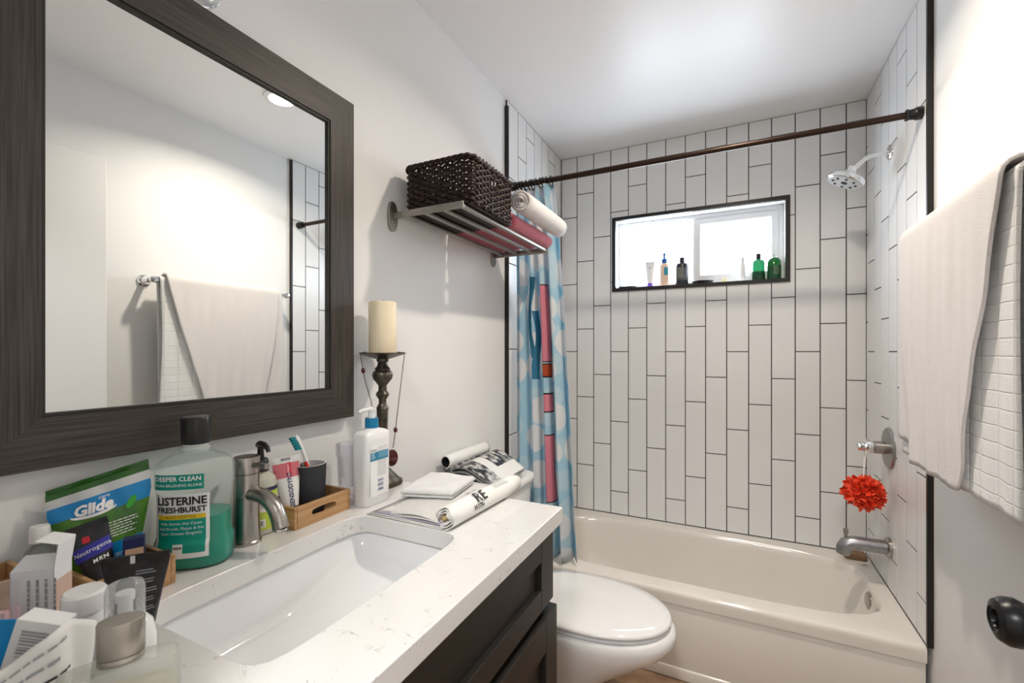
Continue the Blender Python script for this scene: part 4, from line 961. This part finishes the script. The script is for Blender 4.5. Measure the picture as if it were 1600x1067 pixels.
pin(G().tube([(cxr, 1.338, czr + .003), (cxr, 1.620, czr + .003)], .0168, 20, caps=False), om).build('roll_hole_shade', mat('roll_hole_shade', (.03, .032, .035), .5), om)  # dark liner: shade inside the rolled page put into its colour
for k in range(2):
    def under(u, v, k=k):
        p = magfn(u * .42, v); return (p[0] - .003, p[1] + .002, p[2] - .006 - .006 * k - .010 * k * math.sin(math.pi * u))
    o = pin(G().grid(under, 20, 8), om).build('under_page', mat('under_page' + str(k), ((.55, .55, .53), (.28, .29, .30))[k], .5), om, smooth=60); s_ = o.modifiers.new('t', 'SOLIDIFY'); s_.thickness = .0025

# ================================================================== crowded corner left of the sink
def tube_at(name, label, cat, loc, rot, *a, **k):
    t = thing(name, label, cat, loc, rot=rot); b = squeeze_tube(t, *a, **k); return t, b
# floss bag
fb = thing('floss_bag', 'green and blue resealable floss bag standing in the small tray', 'bag', (.077, .3565, ZC + .0075), rot=(R(5), R(-10), R(-26)))
NBU, NBV = 26, 36
BW, BH = .126, .168
gr_m = mat('bag_green', (.10, .30, .015), .25, c2=(.02, .10, .008), scale=16); bl_m = mat('bag_blue', (.0, .21, .52), .25); zp_m = mat('bag_zip', (.55, .57, .57), .2); dk_m = mat('bag_dark_green', (.02, .10, .01), .3)
def bag(side):
    def f(u, v):
        a = (u - .5) * BW; wv = .010 * math.sin(3.0 * v) * side
        bul = .020 * (1 - (2 * u - 1) ** 2) ** .7 * (1 - v ** 2.2) * (.45 + .55 * min(1, v / .25)) + .0012 + .0015 * math.sin(17 * u + 9 * v)
        return (side * max(.0012, bul), a * (.66 + .34 * min(1, max(0, v - .28) * 2)), v * BH + a * .17 * v)
    return f
gf_ = G().grid(bag(1), NBU, NBV)
for i in range(NBU):
    for j in range(NBV):
        u, v = (i + .5) / NBU, (j + .5) / NBV
        k = 0
        if v > .945: k = 3
        elif v > .850: k = 2
        elif v > .685 + .03 * (1 - u): k = 1
        elif v < .40 and u > .50: k = 1
        gf_.mi[i * NBV + j] = k
fo = gf_.build('front_panel', [gr_m, bl_m, zp_m, dk_m], fb, smooth=80)
G().grid(lambda u, v: (lambda p: (p[0] - .0015, p[1], p[2] + (.008 if v > .9 else 0)))(bag(-1)(u, v)), NBU, NBV).build('back_panel', dk_m, fb, smooth=80)
def bagf(y0, z0, tilt=.10, lift=.0012):
    def f(a, b):
        y = y0 + a; z = z0 + b; v = max(0, min(1, z / BH)); u = max(0, min(1, y / BW + .5)); p = bag(1)(u, v); return (p[0] + lift, p[1], p[2])
    return f
text_g('Glide', .022, bagf(-.010, .1270), shear=.15, bold=.0010).build('lettering', M['whiteink'], fb, smooth=0)
text_g('care', .008, bagf(.004, .1400)).build('lettering', M['whiteink'], fb, smooth=0)
text_g('scope', .0125, bagf(-.012, .1020), bold=.0004).build('lettering', M['whiteink'], fb, smooth=0)
text_g('outlast', .007, bagf(-.010, .0930)).build('lettering', M['whiteink'], fb, smooth=0)
lines(bagf(.022, .083), 6, .072, .0042, .0012, 12).build('small_print', M['whiteink'], fb, smooth=0)
G().add([bagf(0, 0)(a, b) for a, b in [(-.010 + .030 * math.cos(t), .124 + .006 * math.sin(t)) for t in [R(200 + 14 * q) for q in range(11)]] + [(-.010 + .030 * math.cos(t), .1225 + .009 * math.sin(t)) for t in [R(200 + 14 * q) for q in range(11)]]], [(q, q + 1, q + 12, q + 11) for q in range(10)]).build('swoosh', M['whiteink'], fb, smooth=0)
G().add([bagf(.038, .118)(.006 * math.cos(t) + .003 * math.sin(t), .009 * math.sin(t)) for t in [2 * math.pi * q / 14 for q in range(14)]], [tuple(range(14))]).build('leaf_print', mat('leaf_print', (.03, .35, .02), .4), fb, smooth=0)
bars(bagf(.028, .036), 13, .036, .026, 4).build('barcode', mat('pale_bars', (.45, .66, .78), .4), fb, smooth=0)
# dark face wash tube, navy box
t, b = tube_at('face_wash_tube', 'black face wash tube with a blue band leaning on the floss bag', 'tube', (.121, .336, ZC + .0075), (R(16), R(-14), R(-36)), .118, .050, .016, mat('tube_charcoal', (.018, .019, .022), .35, var=.3, scale=25), M['blackp'], .020, .017)
nf = tube_fn(.118, .050, .016, .020, .010, .0008)
bd = patch(lambda a, c: nf(a, .076 + c + .15 * a), .045, .020, 14, 4).build('blue_band', mat('tube_blue', (.03, .03, .33), .35), t, smooth=80)
text_g('Neutrogena', .0092, lambda a, c: tube_fn(.118, .050, .016, .020, .010, .0014)(a, .077 + c + .15 * a)).build('lettering', M['whiteink'], bd, smooth=0)
text_g('MEN', .0075, lambda a, c: tube_fn(.118, .050, .016, .020, .010, .0014)(.008 + a, .060 + c + .15 * a), sp=1.3, bold=.0003).build('lettering', M['whiteink'], t, smooth=0)
patch(lambda a, c: nf(-.004 + a, .0935 + c), .009, .009, 3, 3).build('red_flag', mat('red_flag', (.6, .02, .04), .4), t, smooth=80)
nb_ = thing('razor_box', 'navy blue carton with tan stickers between tube and floss bag', 'carton', (.124, .368, ZC + .0072), R(-28))
G().box(-.008, .010, -.013, .013, 0, .082, .0006, 1).build('carton', mat('navy_card', (.010, .018, .085), .4), nb_)
st = patch(plane_fn((.010, .001, .058), (0, 1, 0), (0, 0, 1), .0005), .022, .018, 1, 1).build('sticker', mat('tan_card', (.52, .34, .22), .6), nb_, smooth=0)
text_g('ACTION', .0052, plane_fn((.010, .001, .056), (0, 1, 0), (0, 0, 1), .0009)).build('lettering', M['ink'], st, smooth=0)
st2 = patch(plane_fn((.010, .001, .026), (0, 1, 0), (0, 0, 1), .0005), .022, .022, 1, 1).build('sticker', bpy.data.materials['tan_card'], nb_, smooth=0)
patch(plane_fn((.010, .001, .026), (0, 1, 0), (0, 0, 1), .0008), .016, .018, 1, 1).build('white_slip', M['paper'], st2, smooth=0)
# clear vial with white cap
vb = thing('clear_bottle', 'small clear glass bottle with white cap against the wall', 'bottle', (.034, .289, ZC))
G().lathe([(.0, .0), (.017, .0), (.0185, .003), (.0185, .070), (.016, .082), (.009, .090), (.0085, .097)], 28, cap1=False).build('glass_body', clear('vial_glass', (.85, .88, .87), .3, .03, .12, (.55, .58, .57)), vb)
G().lathe([(.0, .095), (.0115, .095), (.0115, .116), (.0105, .118), (.0, .118)], 24).build('cap', M['white'], vb)
# open white carton
ob = thing('medicine_carton', 'white printed carton with its top flaps open', 'carton', (.160, .252, ZC), R(-48))
hx, hy, H_ = .017, .0225, .102
g = G()
for x0, x1, y0, y1 in ((-hx, -hx + .0008, -hy, hy), (hx - .0008, hx, -hy, hy), (-hx, hx, -hy, -hy + .0008), (-hx, hx, hy - .0008, hy)): g.box(x0, x1, y0, y1, 0, H_)
g.box(-hx, hx, -hy, hy, 0, .0008)
g.build('carton', mat('card_white', (.80, .80, .81), .5), ob, smooth=0)
G().add([(hx - .0004, -hy, H_), (hx - .0004, hy, H_), (-.006, hy * .92, H_ + .012), (-.006, -hy * .92, H_ + .012)], [(0, 1, 2, 3)]).build('flap', bpy.data.materials['card_white'], ob, smooth=0)
fl = G().add([(-hx, hy - .0004, H_), (hx, hy - .0004, H_), (hx, hy + .004, H_ + .030), (-hx, hy + .004, H_ + .030)], [(0, 1, 2, 3)]).add([(-hx, hy + .004, H_ + .030), (hx, hy + .004, H_ + .030), (hx, hy - .020, H_ + .036), (-hx, hy - .020, H_ + .036)], [(0, 1, 2, 3)]).build('tall_flap', bpy.data.materials['card_white'], ob, smooth=0)
fl.modifiers.new('t', 'SOLIDIFY').thickness = .0006
patch(plane_fn((0, hy, .060), (-1, 0, 0), (0, 0, 1), .0004), .033, .050, 1, 1).build('tan_side', mat('blush_card', (.62, .44, .36), .5), ob, smooth=0)
lines(plane_fn((hx, .004, .060), (0, 0, -1), (0, 1, 0), .0004), 4, .06, .009, .0030, 9).build('small_print', M['greyink'], ob, smooth=0)
# clear pouch with pink contents, blue tube, bar-coded box
zp = thing('clear_pouch', 'clear zip pouch with red and pink sachets in the bamboo box', 'pouch', (.170, .190, ZC + .0005), R(-48))
G().grid(lambda u, v: (.016 * (1 - (2 * u - 1) ** 2) * (1 - v * v) + .0015, (u - .5) * .088, v * .108), 12, 10).build('front_film', clear('film', (.95, .95, .97), .25, .08, .12, (.8, .78, .82)), zp, smooth=80)
G().grid(lambda u, v: (-.010 * (1 - (2 * u - 1) ** 2) * (1 - v * v) - .0015, (u - .5) * .088, v * .108), 12, 10).build('back_film', bpy.data.materials['film'], zp, smooth=80)
G().box(-.004, .006, -.030, .034, .004, .072, .003, 2).build('pink_sachet', mat('sachet', (.66, .20, .20), .4, c2=(.75, .62, .60), scale=40), zp)
t, b = tube_at('blue_tube', 'bright blue squeeze tube lying at the far left edge', 'tube', (.243, .186, ZC + .0005), (R(-6), R(0), R(-48)), .086, .036, .012, mat('tube_sky', (.0, .26, .62), .3), M['white'], .016)
bb = thing('pill_box', 'small white carton with a bar code leaning at the far left', 'carton', (.304, .186, ZC + .0005), rot=(R(-16), R(0), R(-52)))
G().box(-.011, .011, -.020, .020, .008, .108, .0006, 1).build('carton', bpy.data.materials['card_white'], bb)
bars(plane_fn((.011, 0, .085), (0, 0, 1), (0, -1, 0), .0004), 9, .028, .024, 3).build('barcode', M['greyink'], bb, smooth=0)
G().box(-.006, .004, .0205, .026, .06, .09, .002, 2).build('tear_tab', M['white'], bb)
# rolled leaflet
lf_ = thing('paper_leaflet', 'crumpled white instruction leaflet with small print beside the perfume', 'leaflet', (.362, .186, ZC))
def leaf(u, v):
    t = R(-150) + R(235) * u; r_ = .026 + .008 * v + .005 * math.sin(5 * t + 2 * v); return (r_ * math.cos(t), r_ * math.sin(t) * 1.1,   .001 + .106 * v + .014 * math.sin(2.2 * t + 1) * v)
o = G().grid(leaf, 40, 14).build('sheet', M['paper'], lf_, smooth=70); o.modifiers.new('t', 'SOLIDIFY').thickness = .0005
for k in range(5):
    gl_ = lines(lambda a, c, k=k: (lambda p: (p[0] * 1.03, p[1] * 1.03, p[2]))(leaf(.50 + a, .30 + .13 * k + c)), 1, .62, .1, .030 if k % 2 else .022, 40 + k)
    gl_.build('small_print', M['ink'] if k in (1, 2) else M['greyink'], lf_, smooth=0)
# folded card in front of the leaflet
fc = thing('folded_card', 'plain white folded card at the lower left corner', 'card', (.310, .120, ZC), R(-25))
o = G().add([(0, -.03, 0), (0, .03, 0), (.012, .03, .085), (.012, -.03, .085), (.026, -.03, .002), (.026, .03, .002)], [(0, 1, 2, 3), (3, 2, 5, 4)]).build('card', M['paper'], fc, smooth=0); o.modifiers.new('t', 'SOLIDIFY').thickness = .0006
# red capped vial
rv = thing('red_cap_vial', 'tiny vial with a red cap among the white cartons', 'vial', (.324, .218, ZC))
G().lathe([(.0, 0), (.0065, 0), (.0065, .062), (.005, .068), (.0, .068)], 18).build('vial_body', M['white'], rv)
G().lathe([(.0, .0685), (.0065, .0685), (.0065, .082), (.005, .084), (.0, .084)], 18).build('cap', mat('red_cap', (.50, .01, .02), .35), rv)
# white round bottle
wb_ = thing('white_jar', 'white round plastic bottle with wide flat white cap', 'bottle', (.286, .249, ZC))
G().lathe([(.0, 0), (.0185, 0), (.0200, .003), (.0200, .070), (.017, .078), (.0, .078)], 28).build('jar_body', M['white'], wb_)
G().lathe([(.0, .0785), (.0205, .0785), (.0207, .082), (.0203, .098), (.018, .101), (.0, .101)], 36).build('cap', M['whiteg'], wb_)
# spray bottle with clear cap
sb = thing('spray_bottle', 'white rounded bottle with a clear domed cap behind the perfume', 'bottle', (.338, .266, ZC))
G().loft([se(.020, .027, 2.4, 40, 0), se(.022, .029, 2.4, 40, .004), se(.022, .029, 2.4, 40, .045), se(.019, .026, 2.2, 40, .062), se(.013, .018, 2, 40, .072), se(.008, .008, 2, 40, .076)]).build('bottle_body', M['whiteg'], sb)
G().lathe([(.0, .076), (.007, .076), (.007, .092), (.009, .093), (.009, .102), (.0, .103)], 20).build('nozzle', M['white'], sb)
G().lathe([(.0185, .070), (.0185, .106), (.0165, .112), (.010, .1145), (.0, .115)], 32, cap0=False, cap1=False).build('clear_cap', clear('cap_plastic', (.93, .94, .94), .35, .05, .22, (.75, .77, .77)), sb)
# black tube
t, b = tube_at('cream_tube', 'matte black cream tube standing on its cap left of the sink', 'tube', (.278, .303, ZC + .0005), (0, 0, R(-40)), .118, .072, .019, mat('tube_black', (.012, .011, .012), .4), M['blackp'], .022, .019)
kf = tube_fn(.118, .072, .019, .022, .010, .0007)
for k in range(5): lines(lambda a, c, k=k: kf(.012 + a, .094 - .011 * k + c), 2, .022, .0032, .0011, 60 + k).build('small_print', M['greyink'], t, smooth=0)
patch(lambda a, c: (.0022, -.003 + a, .1125 + c), .005, .010, 1, 1).build('silver_mark', mat('silver_mark', (.6, .6, .6), .3), t, smooth=0)
# perfume in the foreground
pe = thing('perfume_bottle', 'frosted glass perfume bottle with a brushed grey oval cap in front', 'perfume', (.437, .221, ZC), R(-33))
G().loft([se(.016, .044, 3.2, 56, .000), se(.0185, .047, 3.2, 56, .003), se(.0185, .047, 3.2, 56, .073), se(.017, .0455, 3.2, 56, .079), se(.012, .035, 2.6, 56, .081)]).build('glass_body', clear('frosted_glass', (.93, .94, .92), .3, .2, .32, (.70, .71, .66)), pe, smooth=50)
G().loft([se(.0150, .0435, 3.2, 48, .004), se(.0150, .0435, 3.2, 48, .054)]).build('liquid', mat('pale_perfume', (.80, .74, .55), .2, trans=.3, ior=1.33), pe)
g = G().loft([se(.0115, .0175, 2.2, 48, .0815), se(.012, .018, 2.2, 48, .083), se(.012, .018, 2.2, 48, .088)]); pe_c = g.build('cap_ring', M['steel'], pe)
G().loft([se(.012, .018, 2.2, 48, .0885), se(.0125, .0185, 2.2, 48, .0895), se(.0125, .0185, 2.2, 48, .1200), se(.0118, .0178, 2.2, 48, .1213)]).build('cap', mat('brushed_cap', (.36, .33, .29), .35, metal=1), pe)

# ================================================================== window sill
SY, SZ = 2.688, WZ0 + .0005
def sill(name, label, x, prof, m, cap=None, capm=None, y=SY, n=28, extra=None):
    t = thing(name, label, 'bottle', (x, y, SZ))
    G().lathe(prof, n).build('bottle_body', m, t)
    if cap: G().lathe(cap, 20).build('cap', capm, t)
    return t
t = thing('lotion_tube', 'white lotion tube with purple cap on the window sill', 'tube', (.534, SY, SZ), rot=(0, 0, R(-90)))
squeeze_tube(t, .150, .052, .019, M['white'], mat('violet_cap', (.16, .06, .45), .4), .024)
text_g('P', .020, tube_fn(.15, .052, .019, .024, .01, .001) if False else (lambda a, b: tube_fn(.150, .052, .019, .024, .01, .001)(a, .110 + b))).build('lettering', mat('violet_ink', (.12, .06, .40), .4), t, smooth=0)
t = sill('pump_bottle', 'peach pump bottle with bright blue pump on the window sill', .613, [(.0, 0), (.024, 0), (.026, .004), (.026, .118), (.020, .130), (.012, .134), (.0, .134)], mat('peach_lotion', (.80, .58, .42), .4))
G().lathe([(.0, .134), (.0155, .134), (.0155, .158), (.006, .161), (.005, .178), (.009, .180), (.009, .190), (.0, .191)], 20).build('pump', mat('pump_blue', (.0, .10, .42), .3), t)
patch(cyl_fn(.026, .085, R(-62)), .022, .045, 8, 1).build('label', mat('teal_label', (.02, .30, .42), .4), t, smooth=80)
t = sill('shampoo_bottle', 'black shampoo bottle with flip cap on the window sill', .708, [(.0, 0), (.032, 0), (.034, .004), (.034, .108), (.030, .122), (.015, .130), (.0, .130)], mat('black_bottle', (.018, .020, .026), .25), [(.0, .130), (.0135, .130), (.0135, .158), (.0, .159)], M['blackp'])
patch(cyl_fn(.034, .062, R(-90)), .062, .070, 12, 1).build('label', mat('slate_label', (.07, .075, .085), .4), t, smooth=80)
lines(cyl_fn(.0345, .066, R(-90)), 8, .046, .0075, .0024, 31).build('small_print', mat('olive_ink', (.40, .38, .28), .5), t, smooth=0)
dsh = lambda nm, lb_, x, r_, h_, y=SY - .006: tag(G().loft([[(x + p[0], y + p[1] * .62, SZ + p[2]) for p in se(q, q, 2, 36, z)] for q, z in ((r_ * .8, 0), (r_ * .9, .004), (r_, h_), (r_ * .96, h_ + .001), (r_ * .8, h_ * .5), (r_ * .3, h_ * .4))]).build(nm, M['blackp']), lb_, 'soap dish')
dsh('soap_dish', 'black oval soap dish in the middle of the window sill', .815, .055, .018)
dsh('soap_dish', 'flat black soap dish at the left end of the window sill', .405, .052, .012)
tag(G().loft([se(.014, .011, 3, 24, SZ, .925, SY), se(.016, .012, 3, 24, SZ + .006, .925, SY), se(.016, .012, 3, 24, SZ + .020, .925, SY), se(.012, .009, 3, 24, SZ + .025, .925, SY)]).build('soap_bar', mat('cream_soap', (.80, .74, .50), .5)), 'small cream soap bar on the window sill', 'soap')
sill('spray_vial', 'slim white bottle on the right half of the window sill', 1.012, [(.0, 0), (.013, 0), (.014, .003), (.014, .090), (.010, .096), (.0, .096)], M['white'], [(.0, .0965), (.0095, .0965), (.0095, .128), (.0, .129)], M['whiteg'])
grn = mat('green_bottle', (.008, .10, .035), .12, trans=.5, ior=1.4); grn2 = mat('bright_green_bottle', (.02, .28, .06), .12, trans=.6, ior=1.4)
t = sill('green_bottle', 'dark green bottle with black cap near the right end of the sill', 1.086, [(.0, 0), (.028, 0), (.030, .004), (.030, .092), (.026, .106), (.012, .114), (.0, .114)], grn, [(.0, .114), (.0115, .114), (.0115, .143), (.0, .144)], M['blackp'])
patch(cyl_fn(.0302, .016, R(-90)), .09, .026, 14, 1).build('foot_band', mat('deep_green', (.005, .05, .02), .3), t, smooth=80)
t = sill('green_bottle', 'half empty bright green bottle with clear cap at the right of the sill', 1.157, [(.0, 0), (.029, 0), (.031, .004), (.031, .096), (.024, .110), (.011, .116), (.0, .116)], grn2, [(.0, .116), (.010, .116), (.010, .132), (.0, .133)], clear('clear_cap', (.9, .92, .92), .3, .05, .3, (.7, .72, .72)))
patch(cyl_fn(.0312, .038, R(-90)), .094, .070, 14, 1).build('label', mat('label_dark_green', (.01, .07, .025), .4), t, smooth=80)
lines(cyl_fn(.0318, .044, R(-70)), 6, .03, .008, .0025, 33).build('small_print', mat('pale_green_ink', (.30, .45, .30), .5), t, smooth=0)
